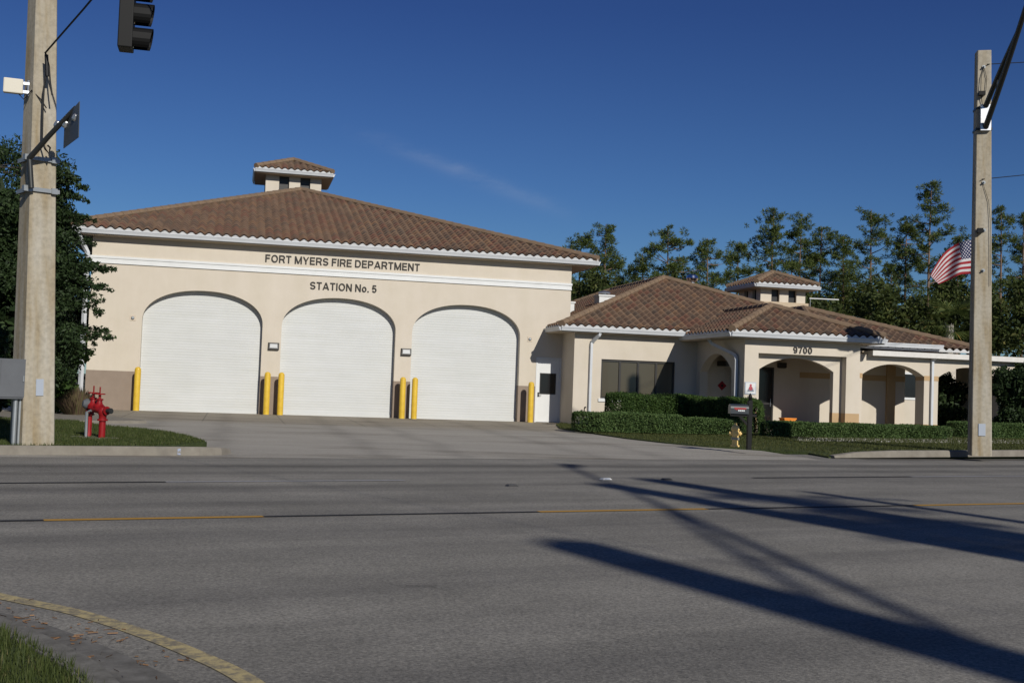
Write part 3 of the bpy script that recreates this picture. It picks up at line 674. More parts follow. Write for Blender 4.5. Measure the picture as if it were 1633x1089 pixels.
# personnel door
fr = MB(); fr.wall([(14.825,-.03),(15.855,-.03),(15.855,2.545),(14.825,2.545)], [[(14.885,-.02),(15.795,-.02),(15.795,2.485),(14.885,2.485)]], front(.012), 0, .2)
pdo = MB(); pdo.wall([(14.89,0.01),(15.79,0.01),(15.79,2.48),(14.89,2.48)], [[(15.03,1.13),(15.63,1.13),(15.63,1.90),(15.03,1.90)]], front(-.03), 0, .05)
door = pdo.build('door', M['white'], bpar); fr.build('door_frame', M['white'], door)
k = MB(); k.box(15.02,.045,1.12,15.64,.065,1.91); k.build('door_glass', M['dark'], door)
k = MB(); k.wall([(15.0,1.10),(15.66,1.10),(15.66,1.93),(15.0,1.93)], [[(15.035,1.135),(15.625,1.135),(15.625,1.895),(15.035,1.895)]], front(-.022), 0, .02); k.build('glass_trim', M['bronze'], door)
k = MB(); k.box(14.93,.0,1.0,14.985,.03,1.17); k.cyl((14.957,.0,1.05),(14.957,-.05,1.05),.012); k.cyl((14.957,-.045,1.05),(15.07,-.045,1.05),.011); k.cyl((14.957,.005,1.14),(14.957,-.02,1.14),.02); k.build('handle', M['pipe'], door)
# hall roof
hip_roof(bpar, -2.9, 17.1, .40, -27, 6.43, 10.12, 5.97, -10.65, -16.5, gut='FLR')
# cupolas
def cupola(parent, s, n, E, wl_, zb, ze, za, seen):
    """louvred square lantern with its own tiled hip roof"""
    h = wl_/2; c = MB(); op = [(-.40, -.13), (.17, .44)]
    z0, z1 = ze-1.12, ze-.22
    for fm, in ((lambda u, v, w: LX(s+u, n+h-w, v),), (lambda u, v, w: LX(s-u, n-h+w, v),)):
        c.wall([(-h, zb), (h, zb), (h, ze-.1), (-h, ze-.1)], [[(a*wl_, z0), (b*wl_, z0), (b*wl_, z1), (a*wl_, z1)] for a, b in ((-.26,-.08),(.12,.30))], fm, 0, .15)
    for fm, in ((lambda u, v, w: LX(s-h+w, n+u, v),), (lambda u, v, w: LX(s+h-w, n+u, v),)):
        c.wall([(-h+.15, zb), (h-.15, zb), (h-.15, ze-.1), (-h+.15, ze-.1)], [[(a*wl_, z0), (b*wl_, z0), (b*wl_, z1), (a*wl_, z1)] for a, b in ((-.26,-.08),(.12,.30))], fm, 0, .15)
    w_ = c.build('cupola', M['stucco'], parent)
    lv = MB(); lv.box(s-h+.17, -(n-h+.17), zb+.3, s+h-.17, -(n+h-.17), ze-.15); lv.build('louvre', M['bronze'], w_)
    e = E/2; hip_roof(w_, s-e, s+e, n+e, n-e, ze, za, s, n+.001, n-.001, gut='FLR')
    return w_
cupola(bpar, 5.75, -14.93, 3.72, 2.70, 8.6, 11.52, 12.32, 1)
# hall downpipe at the left corner
downspout(bpar, [LX(-2.3,.42,6.25), LX(-2.05,.12,5.75), LX(-1.97,.09,5.6), LX(-1.97,.09,.30), LX(-2.06,.25,.12), LX(-2.25,.38,.06)], .12)

# ------------------------------------------------------------------ office wing
SA = 15.85
wa = MB()
wa.wall([(SA,-.3),(20.85,-.3),(20.85,3.62),(SA,3.62)], [[(16.95,1.03),(19.96,1.03),(19.96,2.53),(16.95,2.53)]], front(1.7), 0, .25)
wa.box(SA, -1.45, -.3, SA+.25, .1, 3.62)
wa.box(20.85, -1.7, -.3, 22.3, -1.45, 3.62)
wa.build('wall', M['stucco'], bpar)
# window
wf = MB(); wf.wall([(16.955,1.035),(19.955,1.035),(19.955,2.525),(16.955,2.525)], [[(x0+.05,1.10),(x1-.03,1.10),(x1-.03,2.45),(x0+.05,2.45)] for x0, x1 in ((16.97,17.72),(17.72,18.46),(18.46,19.2),(19.2,19.93))], front(1.64), 0, .07)
wfo = wf.build('window', M['bronze'], bpar)
for x0, x1 in ((16.97,17.72),(17.72,18.46),(18.46,19.2),(19.2,19.93)):
    k = MB(); k.box(x0, -1.60, 1.06, x1, -1.585, 2.5); k.build('pane', M['blind'], wfo)
k = MB(); k.box(16.86, -1.745, .90, 20.05, -1.60, 1.03); k.build('sill', M['white'], wfo, bevel=.01)
hip_roof(bpar, 15.2, 29.2, 2.1, -18, 3.70, 6.40, 21.9, -4.75, -12.0, gut='FLR')
downspout(bpar, [LX(16.72,2.12,3.5), LX(16.70,2.10,3.42), LX(16.52,1.78,3.16), LX(16.50,1.77,3.08), LX(16.50,1.77,.05)], .10)
# blank wall boxes that close the wing
k = MB(); k.box(20.9, 18, -.3, 29, 18.2, 3.6); k.box(28.7, -1.4, -.3, 28.95, 18, 3.6); k.build('rear_wall', M['stucco'], bpar)
# porch
NB_ = 6.0
pw = MB()
pw.wall([(20.85,-.3),(25.4,-.3),(25.4,3.52),(20.85,3.52)], [[(21.38,-.2),(24.85,-.2),(24.85,2.86),(21.38,2.86)]], front(NB_), 0, .32)
pw.wall([(21.3,-.3),(25.0,-.3),(25.0,2.95),(21.3,2.95)], [segarch(21.58,24.52,2.30,.45,20,-.2)], front(NB_-.32), 0, .22)
pw.wall([(1.7,-.3),(NB_-.32,-.3),(NB_-.32,3.52),(1.7,3.52)], [segarch(2.1,4.95,2.2,.66,20,-.2)], side(20.85), 0, .32)
pw.wall([(1.2,-.3),(NB_-.54,-.3),(NB_-.54,3.52),(1.2,3.52)], [segarch(1.6,4.9,2.2,.6,20,-.2)], side(25.08), 0, .32)
pw.box(22.3, -3.0, -.3, 29.2, -2.75, 3.3); pw.box(22.3, -2.75, -.3, 22.55, -1.45, 3.3)
pw.build('porch_wall', M['stucco'], bpar)
k = MB(); k.box(20.86, -5.98, 3.2, 25.39, -1.46, 3.26); k.box(25.4, -5.0, 2.98, 32.2, 1.5, 3.04); k.build('porch_ceiling', M['soffit'], bpar)
k = MB(); k.box(20.7, -6.6, -.3, 33.5, 0, .10); k.build('porch_floor', M['kerb'], bpar)
for q in ((20.844,-6.006,-.3,21.386,-5.7,.82),(24.844,-6.006,-.3,25.406,-5.7,.82),(24.51,-5.686,-.3,24.86,-5.47,.82)):
    k = MB(); k.box(*q); k.build('base_band', M['tan'], bpar)
k = MB(); k.box(24.6,-3.012,2.10,29.2,-2.99,2.32); k.build('impost_band', M['tan'], bpar)
k = MB(); k.box(28.35,-3.10,.0,28.72,-2.99,2.95); k.build('pilaster', M['tan'], bpar)
text_mesh('house_number', '9700', 22.72, 23.46, 2.905, 3.145, NB_+.005, bpar, M['letter'])
# porch entrance door: dark glass in a bronze frame
k = MB(); k.wall([(22.72,.1),(23.50,.1),(23.50,2.45),(22.72,2.45)], [[(22.78,.16),(23.44,.16),(23.44,1.02),(22.78,1.02)],[(22.78,1.09),(23.44,1.09),(23.44,2.39),(22.78,2.39)]], front(3.03), 0, .06)
pd = k.build('door', M['bronze'], bpar); k = MB(); k.box(22.75,-3.005,.12,23.47,-2.99,2.42); k.build('door_glass', M['dark'], pd)
k = MB(); k.cyl((23.36,-3.07,.95),(23.36,-3.07,1.25),.012); k.build('handle', M['chrome'], pd)
hip_roof(bpar, 20.15, 26.15, 6.4, -2, 3.56, 4.70, 23.1, 3.4, -1.0, sides='FLR', gut='FLR')
downspout(bpar, [LX(20.3,4.0,3.4), LX(20.42,4.1,3.2), LX(20.72,5.15,2.85), LX(20.78,5.4,2.75), LX(20.78,5.5,2.6), LX(20.78,5.5,.1)], .10)
# arcade to the right of the porch
cw = MB()
cw.wall([(25.4,-.3),(32.45,-.3),(32.45,3.02),(25.4,3.02)], [segarch(25.92,28.52,2.28,.42,20,-.2), segarch(29.12,31.75,2.28,.42,20,-.2)], front(5.3), 0, .55)
cw.build('arcade_wall', M['stucco'], bpar)
k = MB()
for a, b_ in ((25.75,25.926),(28.514,29.126),(31.744,32.456)):
    k = MB(); k.box(a, -5.312, 2.14, b_, -4.74, 2.32); k.build('impost_band', M['tan'], bpar)
for a, b_ in ((28.514,29.126),(31.744,32.456)):
    k = MB(); k.box(a, -5.308, -.3, b_, -4.745, .5); k.build('base_band', M['tan'], bpar)
k = MB(); k.box(26.15, -5.62, 2.98, 32.75, -5.3, 3.17); k.box(26.15,-5.30,3.02,32.75,-4.0,3.16); k.build('fascia', M['fascia'], bpar)
hip_roof(bpar, 24.5, 31.4, 5.0, -6, 3.32, 4.95, 26.2, .2, -3, sides='FR', gut='')
k = MB(); gutter_bar(k, (25.9,5.18), (29.35,5.18), (0,1), 3.52); k.build('gutter', M['gutter'], bpar)
k = MB(); closure(k, (25.9,5.02), (31.4,5.02), 3.32, (0,1)); k.build('tile_closure', M['mortar'], bpar)
downspout(bpar, [LX(28.82,5.55,3.0), LX(28.82,5.36,2.9), LX(28.82,5.36,.15)], .09)
k = MB(); k.box(32.2, -5.0, -.3, 32.45, -2.0, 3.0); k.build('arcade_wall', M['stucco'], bpar)
# back wing with a lit window seen through the arcade
k = MB(); k.wall([(29.5,-.3),(36,-.3),(36,3.3),(29.5,3.3)], [[(33.0,1.5),(33.75,1.5),(33.75,2.6),(33.0,2.6)]], front(-3), 0, .25); k.box(24.5, 3.3, -.3, 36, 14, 3.3); k.build('rear_wall', M['stucco'], bpar)
k = MB(); k.wall([(32.92,1.42),(33.83,1.42),(33.83,2.68),(32.92,2.68)], [[(33.02,1.52),(33.73,1.52),(33.73,2.58),(33.02,2.58)]], front(-2.97), 0, .1); wo = k.build('window', M['white'], bpar)
k = MB(); k.box(33.0, 3.05, 1.5, 33.75, 3.07, 2.6); k.build('pane', M['dark'], wo)
hip_roof(bpar, 24, 34.2, -4, -14, 3.7, 5.0, 29.5, -8.9, -9.1, sides='FLR', gut='F')
c2 = cupola(bpar, 30.35, -11.0, 3.5, 2.5, 4.6, 7.02, 7.72, 1)
k = MB(); k.box(28.98, 9.6, 4.4, 31.75, 12.4, 6.16); k.build('cupola_base', M['tan2'] if 'tan2' in M else mat('light_tan_paint', (.46,.37,.26), .9, noise=3), bpar)
# roof vents on the shaded left slope of the wing
def vent(s, n, z, label):
    v = thing('roof_vent', F(s, n, z), label, 'roof vent', TH, 'white roof vents on the shaded tile slope')
    m = MB(); m.box(-.33, -.33, -.3, .33, .33, .22); m.box(-.37,-.37,.2,.37,.37,.27); m.build('curb', M['white'], v, bevel=.01)
    m = MB(); m.cyl((0,0,.27),(0,0,.36),.14,n=14); m.lathe((0,0,.34),[(.26,0),(.28,.03),(.2,.09),(.05,.12)],16); m.build('vent_cap', M['chrome'], v, smooth=True)
vent(18.6, -3.2, 5.14, 'white square roof vent on the shaded slope beside the wing ridge')
vent(17.15, -4.2, 4.85, 'white roof vent half hidden behind the right edge of the engine hall')
v = thing('turbine_vent', far(1103, 467, 53), 'shiny round metal vent peeking over the wing ridge', 'roof vent', TH)
m = MB(); m.cyl((0,0,-1.0),(0,0,.55),.13,n=14); m.build('collar', M['chrome'], v, smooth=True)
m = MB(); m.lathe((0,0,.5),[(.16,0),(.25,.06),(.29,.18),(.25,.3),(.13,.37),(.02,.38)],20); m.build('turbine_head', mat('polished_metal', (.8,.8,.8), .12, metal=1), v)
an = thing('antenna', F(31.75, -9.5, 5.5), 'thin white antenna boom on a mast beside the small tiled cupola', 'antenna', TH)
m = MB(); m.cyl((0,0,-.6),(0,0,.95),.018,n=8); m.build('mast', M['galv'], an)
m = MB(); m.cyl((-.05,0,.92),(1.55,-.1,.93),.03,n=8); m.build('boom', M['white'], an)
# wall lights between the bays, small round sounders
def wallpack(s, label):
    w = thing('wall_light', F(s, 0, 2.53), label, 'wall light', TH, 'wall lights between the engine bays')
    m = MB(); vs = [(-.21,0,-.13),(.21,0,-.13),(.21,0,.13),(-.21,0,.13),(-.19,-.13,-.12),(.19,-.13,-.12),(.17,-.10,.12),(-.17,-.10,.12)]
    m.add(vs, [(0,1,2,3),(4,5,6,7),(0,1,5,4),(1,2,6,5),(2,3,7,6),(3,0,4,7)]); m.build('housing', M['bronze'], w, bevel=.012)
    m = MB(); m.add([(-.14,-.137,-.07),(.14,-.137,-.07),(.13,-.120,.075),(-.13,-.120,.075)], [(0,1,2,3)]); m.build('lens', mat('frosted_lens', (.55,.56,.55), .25), w)
wallpack(4.70, 'bronze wall light between the left and middle engine bay doors')
wallpack(9.66, 'bronze wall light between the middle and right engine bay doors')
for s, z, lb in ((-.32, 3.33, 'small round grey alarm sounder left of the left engine bay arch'), (14.53, 3.24, 'small round grey alarm sounder right of the right engine bay arch')):
    w = thing('alarm_sounder', F(s, 0, z), lb, 'sounder', TH, 'round sounders beside the outer arches')
    m = MB(); m.box(-.10,-.015,-.10,.10,0,.10); m.build('back_plate', mat('plate_cream', (.56,.48,.38), .7), w)
    m = MB(); m.lathe((0,-.015,0),[(.055,0),(.06,.03),(.035,.05),(.01,.052)],14,(0,-1,0)); m.build('horn', M['galv'], w)

# signs on the porch
sg = thing('wall_sign', F(21.09, NB_+.004, 1.6), 'square white framed sign with a red and grey emblem left of the porch arch', 'sign', TH)
m = MB(); m.box(-.215,-.03,-.215,.215,0,.215); m.build('frame', M['plate'], sg)
m = MB(); m.box(-.185,-.036,-.185,.185,-.02,.185); m.build('panel', M['white'], sg)
m = MB()
m.add([(-.13,-.041,-.12),(.13,-.041,-.12),(.09,-.041,-.02),(-.09,-.041,-.02)], [(0,1,2,3)])
m.build('emblem_hands', mat('grey_print', (.22,.24,.28), .6), sg)
m = MB(); m.lathe((0,-.036,.10),[(.045,0),(.045,.006)],14,(0,-1,0)); m.lathe((0,-.036,-.005),[(.075,0),(.075,.008)],18,(0,-1,0)); m.build('emblem_child', mat('red_print', (.40,.07,.09), .6), sg)
dp = thing('hazard_placard', F(21.95, 1.706, 1.69), 'small red diamond placard on the shaded wall seen through the side arch', 'placard', TH)
m = MB(); m.add([(0,-.012,-.19),(.19,-.012,0),(0,-.012,.19),(-.19,-.012,0),(0,0,-.19),(.19,0,0),(0,0,.19),(-.19,0,0)], [(0,1,2,3),(0,1,5,4),(1,2,6,5),(2,3,7,6),(3,0,4,7)])
m.build('plate', mat('placard_red', (.30,.015,.02), .6), dp)
m = MB(); m.add([(0,-.016,-.06),(.06,-.016,0),(0,-.016,.06),(-.06,-.016,0)], [(0,1,2,3)]); m.build('centre_mark', M['black'], dp)
# dark lantern under the porch ceiling
for s, n, lb in ((21.9, 2.3, 'dark box light on the shaded wall inside the side arch'), (23.75, 3.1, 'dark box light above the glass porch door')):
    w = thing('porch_light', F(s, n, 2.55), lb, 'light fixture', TH, 'dark porch lights')
    m = MB(); m.box(-.17,-.16,-.1,.17,.0 if n>3 else .62,.1); m.build('housing', M['bronze'], w, bevel=.02)
    m = MB(); m.box(-.13,-.14,-.115,.13,-.02,-.098); m.build('lens', M['dark'], w)
# orange chest in the porch
oc = thing('storage_chest', F(23.75, 3.75, .10), 'orange plastic chest on the porch floor behind the hedge', 'chest', TH)
m = MB(); m.box(-.24,-.22,0,.24,.22,.40); m.build('body', M['orange'], oc, bevel=.02)
m = MB(); m.box(-.26,-.24,.402,.26,.24,.45); m.build('lid', M['orange'], oc, bevel=.015)
# pair of stub pipes at the wing corner
for i, (dx, h) in enumerate(((0, .48), (.16, .62))):
    p = thing('standpipe', F(16.12+dx, 1.85, 0), ('shorter' if i == 0 else 'taller')+' dark stub pipe against the wing corner wall', 'pipe', TH, 'stub pipes at the wing corner')
    m = MB(); m.tube([(0,0,0),(0,0,h),(.0,-.04,h+.05),(0,-.1,h+.05)], .022, 8); m.build('riser', M['pipe'], p)
    m = MB(); m.lathe((0,-.1,h+.05),[(.03,0),(.03,.05)],10,(0,-1,0)); m.build('cap', M['black'], p)
# ------------------------------------------------------------------ bollards
BS = [(-.02,.45),(4.52,.5),(5.02,.5),(9.52,.5),(9.98,.5),(14.5,.6)]
BL = ['yellow bollard at the left jamb of the left engine bay door','left yellow bollard of the pair between the left and middle bays','right yellow bollard of the pair between the left and middle bays',
      'left yellow bollard of the pair between the middle and right bays','right yellow bollard of the pair between the middle and right bays','yellow bollard between the right bay door and the white personnel door']
b0_ = thing('bollard', F(*BS[0], 0), BL[0], 'bollard', TH, 'yellow bollards guarding the engine bays')
m = MB(); m.lathe((0,0,-.1),[(.112,0),(.112,1.56),(.104,1.60),(.085,1.635),(.05,1.66),(.01,1.668)],24); m.build('post', M['yellow'], b0_, smooth=True)
m = MB(); m.lathe((0,0,-.02),[(.16,0),(.15,.026)],20); m.build('footing', M['kerb'], b0_)
for (s, n), lb in list(zip(BS, BL))[1:]:
    c = copy_tree(b0_); c.location = F(s, n, -.004); c['label'] = lb
# ------------------------------------------------------------------ red fire connection
hp = at(162, 699); 
rh = thing('fire_standpipe', hp, 'red double check fire standpipe with two handwheels on the lawn by the left pole', 'standpipe', R(-32)); rh.scale = (.88,.88,.88)
m = MB(); m.lathe((0,0,0),[(.075,0),(.075,.40),(.115,.40),(.115,.44),(.085,.44),(.085,.52),(.105,.56),(.105,.66),(.08,.70)],18)
m.tube([(0.0,0,.63),(-.12,0,.66),(-.36,.02,.68)], [.10,.105,.10], 14); m.lathe((-.02,0,.63),[(.075,0),(.075,.13),(.10,.13),(.10,.16)],14,(1,0,0)); m.build('riser', M['red'], rh, smooth=True)
m = MB(); m.lathe((.14,0,.63),[(.05,0),(.05,.08),(.065,.08),(.065,.14)],14,(1,0,0)); m.build('hose_cap', M['pipe'], rh, smooth=True)
m = MB(); m.lathe((-.52,.05,0),[(.075,0),(.06,.04),(.06,.5),(.10,.5),(.10,.54),(.09,.6),(.10,.7),(.06,.76)],18)
m.tube([(-.52,.05,.66),(-.3,.03,.72)], [.10,.11], 14); m.build('second_riser', M['red'], rh, smooth=True)
for dx, dz in ((-.16,.70),(-.38,.72)):
    m = MB(); m.lathe((dx,.02,dz),[(.12,-.06),(.13,.02),(.07,.08),(.06,.15),(.085,.16),(.085,.19),(.03,.2),(.03,.3)],14); vb = m.build('gate_valve', M['red'], rh, smooth=True)
    m = MB(); m.cyl((dx,.02,dz+.2),(dx,.02,dz+.46),.016,n=8); m.build('stem', M['red'], vb)
    m = MB()
    P = [(dx+.11*math.cos(a*math.pi/8), .02+.11*math.sin(a*math.pi/8), dz+.30) for a in range(17)]
    m.tube(P, .014, 6); m.cyl((dx-.11,.02,dz+.30),(dx+.11,.02,dz+.30),.01,n=6); m.cyl((dx,-.09,dz+.30),(dx,.13,dz+.30),.01,n=6); m.build('handwheel', M['red'], vb)
m = MB(); m.lathe((-.5,-.02,.76),[(.02,-.1),(.11,-.02),(.12,.05),(.07,.12)],14,(-.4,-.9,.1)); m.build('check_valve', M['box'], rh, smooth=True)
m = MB(); m.tube([(-.30,-.08,.62),(-.40,-.12,.58),(-.42,-.10,.1),(-.42,-.1,0)], [.03,.035,.035,.035], 10); m.tube([(-.22,.14,.6),(-.26,.16,.5),(-.25,.16,0)], .03, 10); m.build('drain_pipe', M['galv'], rh, smooth=True)
m = MB(); m.box(-.8,-.28,-.05,.2,.30,.02); m.build('pad', M['kerb'], rh)
# ------------------------------------------------------------------ yellow hydrant
hy = thing('fire_hydrant', at(1172, 712, .01), 'small pale yellow fire hydrant on the grass beside the black mailbox', 'fire hydrant', R(-12))
k_ = .80
def sc(p): return [(a*k_, b*k_) for a, b in p]
m = MB(); m.lathe((0,0,0),sc([(.14,0),(.14,.05),(.10,.055),(.095,.2),(.095,.22)]),20); m.build('base_barrel', M['hyd'], hy, smooth=True)
m = MB(); m.lathe((0,0,.22*k_),sc([(.135,0),(.135,.03),(.12,.03),(.12,.05),(.135,.05),(.135,.075)]),20); m.build('flange', mat('steel_grey_flange', (.35,.33,.28), .5, metal=.4), hy, smooth=True)
m = MB(); m.lathe((0,0,.295*k_),sc([(.105,0),(.108,.1),(.12,.18),(.12,.24)]),20); m.build('barrel', M['hyd'], hy, smooth=True)
m = MB(); m.lathe((0,0,.53*k_),sc([(.135,0),(.14,.02),(.13,.05),(.115,.10),(.08,.145),(.045,.165),(.04,.18),(.04,.22),(.01,.225)]),20); m.build('bonnet', M['hyd'], hy, smooth=True)
for a in ((1,0,0),(-1,0,0),(0.15,-1,0)):
    big = a[1] < -.5
    m = MB(); m.lathe((0,0,.42*k_),sc([(.06 if not big else .075,.09),(.06 if not big else .075,.14),(.075 if not big else .09,.14),(.075 if not big else .09,.18),(.03,.185),(.025,.21)]),14,a); nz_ = m.build('nozzle_cap', M['hyd'], hy, smooth=True)
# ------------------------------------------------------------------ mailbox
mbp = at(1194, 717, -.03)
mb = thing('mailbox', mbp, 'black mailbox with red and white markings on a dark bracketed post', 'mailbox', R(8))
m = MB(); m.box(-.055,-.055,0,.055,.055,1.22); m.build('post', M['black'], mb, bevel=.006)
m = MB(); m.lathe((0,0,1.22),[(.06,0),(.06,.02),(.03,.03),(.05,.075),(.055,.10),(.03,.16),(.005,.2)],14); m.build('finial', M['black'], mb, smooth=True)
m = MB(); m.box(-.50,-.045,.83,.17,.045,.89); m.add([(-.055,-.03,.58),(-.055,.03,.58),(-.055,-.03,.66),(-.055,.03,.66),(-.30,-.03,.83),(-.30,.03,.83),(-.22,-.03,.83),(-.22,.03,.83)], [(0,1,5,4),(2,3,7,6),(0,2,6,4),(1,3,7,5),(0,1,3,2),(4,5,7,6)]); m.build('bracket', M['black'], mb)
m = MB(); pr = [(-.10,.0),(.10,.0),(.10,.14)]+[(.10*math.cos(a*math.pi/10), .14+.10*math.sin(a*math.pi/10)) for a in range(1, 10)]+[(-.10,.14)]
n_ = len(pr); m.add([(-.53,y,.892+z) for y, z in pr]+[(-.06,y,.892+z) for y, z in pr], [tuple(range(n_)), tuple(range(n_, 2*n_))]+[(i,(i+1)%n_,n_+(i+1)%n_,n_+i) for i in range(n_)])
bx = m.build('box', mat('black_gloss_box', (.03,.036,.042), .35, spec=.5), mb)
m = MB(); m.box(-.44,-.105,1.005,-.13,-.1005,1.045); m.box(-.40,-.105,.985,-.36,-.1005,1.006); m.build('red_marking', mat('mailbox_red', (.30,.03,.03), .5), bx)
m = MB()
for i in range(4): m.box(-.34+i*.045,-.1075,.955,-.305+i*.045,-.1005,.99)
m.build('white_marking', M['white'], bx)
# ------------------------------------------------------------------ concrete poles
def pole_mb(H, a0, a1):
    m = MB(); c = .018; vs = []
    for i in range(9):
        z = -.1+(H+.1)*i/8; a = (a0+(a1-a0)*i/8)/2
        vs.append([( -a+c,-a,z),(a-c,-a,z),(a,-a+c,z),(a,a-c,z),(a-c,a,z),(-a+c,a,z),(-a,a-c,z),(-a,-a+c,z)])
    for r in vs: m.v += r
    for i in range(8):
        for k in range(8): m.f.append((i*8+k, i*8+(k+1)%8, (i+1)*8+(k+1)%8, (i+1)*8+k)); m.mi.append(0)
    m.f += [tuple(range(8))[::-1], tuple(range(64, 72))]; m.mi += [0, 0]; return m
lp = at(51, 708.5, .0); la = R(-44.8+90)
LQ = (Matrix.Rotation(R(-1.7),3,'Y')@Matrix.Rotation(la,3,'Z'))
POLE_L = 'square concrete utility pole at the left edge with a grey cabinet and sign arm'
pl = thing('concrete_pole', lp, POLE_L, 'utility pole', la, 'square concrete poles')
pl.rotation_euler = LQ.to_euler(); pole_mb(12.5, .57, .27).build('shaft', M['concrete'], pl)
m = MB(); m.box(-.07,-.288,.86,.06,-.265,1.15); m.build('name_plate', M['plate'], pl)
rp = at(1562, 720, .09); ra = R(-100.2+90)
pr_ = thing('concrete_pole', rp, 'square concrete street light pole on the right verge in front of the flag', 'utility pole', ra, 'square concrete poles')
RQ = (Matrix.Rotation(R(-.6),3,'Y')@Matrix.Rotation(ra,3,'Z')); pr_.rotation_euler = RQ.to_euler(); pole_mb(10.50, .50, .345).build('shaft', M['concrete'], pr_)
m = MB(); m.box(-.085,-.265,.42,.085,-.238,.73); m.build('name_plate', M['plate'], pr_)
m = MB(); m.box(-.205,-.205,8.38,.205,.205,8.44); m.build('clamp_band', M['pipe'], pr_)
m = MB(); m.box(-.20,-.20,8.94,.20,.20,9.0); m.build('clamp_band', M['pipe'], pr_)
for z, x in ((10.05,-.02),(7.0,.0),(5.75,.02),(4.7,.0)):
    m = MB(); yy = -.5*(.50+(.345-.50)*z/10.5); m.cyl((x,yy+.02,z),(x,yy-.10,z),.022,n=8); m.lathe((x,yy,z),[(.045,0),(.045,.03)],10,(0,-1,0)); m.build('eye_bolt', M['galv'], pr_)
m = MB(); m.box(-.16,-.34,9.28,.0,-.2,9.38); m.build('cable_clamp', M['black'], pr_)
m = MB(); m.box(-.17,-.36,5.67,-.03,-.24,5.79); m.build('cable_clamp', M['black'], pr_)
m = MB(); m.tube([(-.02,-.20,10.05),(-.09,-.22,9.75),(-.1,-.24,9.4),(-.05,-.22,9.0)], .009, 6); m.tube([(-.02,-.20,10.05),(.05,-.21,9.75),(.03,-.22,9.4)], .007, 6); m.tube([(-.03,-.22,7.0),(.12,-.235,6.5),(.16,-.245,6.0),(.17,-.25,4.3)], .006, 5); m.build('down_cable', M['cable'], pr_)
# street light arm: two tubes that join, over the road
def light_arm(pole, pbase, prz, vec, zlo, zhi, tag_):
    Rm = Matrix.Rotation(-prz, 3, 'Z'); v = Rm@Vector(vec); st = .24
    d = Vector((v.x, v.y, 0)).normalized(); o0 = d*st
    tip = Vector((0,0,zlo))+o0+v
    m = MB()
    def curve(z0, f): return [Vector((0,0,z0))+o0+ (tip-Vector((0,0,z0))-o0)*t + Vector((0,0,f*math.sin(math.pi*t))) for t in [i/10 for i in range(11)]]
    c1 = curve(zlo, -.10); e2 = c1[6]; c2 = [(Vector((0,0,zhi))+o0).lerp(e2, i/8)+Vector((0,0,.04*math.sin(math.pi*i/8))) for i in range(9)]
    m.tube(c1, [.075-.02*i/10 for i in range(11)], 10); m.tube(c2[:9], [.07-.03*i/10 for i in range(9)], 10)
    m.tube([c1[2], c2[3]], .02, 6)
    a_ = m.build('light_arm', M['pipe'], pole, smooth=True)
    m = MB(); a = d.cross(Vector((0,0,1)))
    m.box(-.13,-.09,zlo-.06,.13,.09,zhi+.06, Matrix.Translation(Vector((o0.x*.93,o0.y*.93,0)))@Matrix.Rotation(math.atan2(d.y,d.x)+math.pi/2,4,'Z')); m.build('arm_plate', M['chrome'], a_)
    M4 = Matrix.Translation(tip)@Matrix.Rotation(math.atan2(d.y,d.x),4,'Z')
    m = MB(); vs = [(0,-.08,-.03),(1.15,-.22,-.05),(1.15,.22,-.05),(0,.08,-.03),(0,-.07,.08),(1.0,-.15,.13),(1.0,.15,.13),(0,.07,.08)]
    m.add([M4@Vector(x) for x in vs], [(0,3,2,1),(4,5,6,7),(0,1,5,4),(1,2,6,5),(2,3,7,6),(3,0,4,7)]); lh = m.build('lamp_head', M['galv'], pole, bevel=.02)
    m = MB(); m.add([M4@Vector(x) for x in ((.35,-.11,-.052),(.8,-.14,-.058),(.8,.14,-.058),(.35,.11,-.052))], [(0,1,2,3)]); m.build('lamp_lens', M['dark'], lh)
light_arm(pr_, rp, ra, (-.50, -4.4, 3.2), 8.41, 8.97, 'r')
# thin wires that leave the right pole
def wire(name, pts, r, label):
    m = MB(); m.tube(pts, r, 6); o = m.build(name, M['cable']); return tag(o, label, 'wire', 'overhead wires')
def sag(a, b, s, n=24):
    a, b = Vector(a), Vector(b); return [a.lerp(b, i/n)-Vector((0,0,s*4*(i/n)*(1-i/n))) for i in range(n+1)]
wire('overhead_wire', sag(far(1574,103,rp.y-.25), far(2600,30,60), .15), .012, 'thin black wire leaving the top of the right pole for the frame edge')
wire('overhead_wire', sag(far(1566,286,rp.y-.25), far(2600,150,60), .3), .012, 'thin black wire leaving the right pole halfway below its light arm')
# cabinet, conduit on the left pole
cb = thing('utility_cabinet', lp, 'grey steel utility cabinet strapped to the left concrete pole', 'cabinet', la)
m = MB(); m.box(-.72,-.235,.80,-.262,.14,1.49); m.build('body', M['box'], cb, bevel=.008)
m = MB(); m.box(-.70,-.252,.83,-.285,-.237,1.46); dd = m.build('door', M['box'], cb, bevel=.004)
m = MB(); m.box(-.325,-.27,1.1,-.305,-.252,1.2); m.build('latch', M['galv'], dd)
cd = thing('conduit', lp, 'pair of thin pipes running down from the grey cabinet to the ground', 'conduit', la)
for x, r_ in ((-.30,.028),(-.38,.04)):
    m = MB(); m.cyl((x,-.14,-.05),(x,-.14,.80),r_,n=10); m.build('pipe', M['galv'], cd, smooth=True)
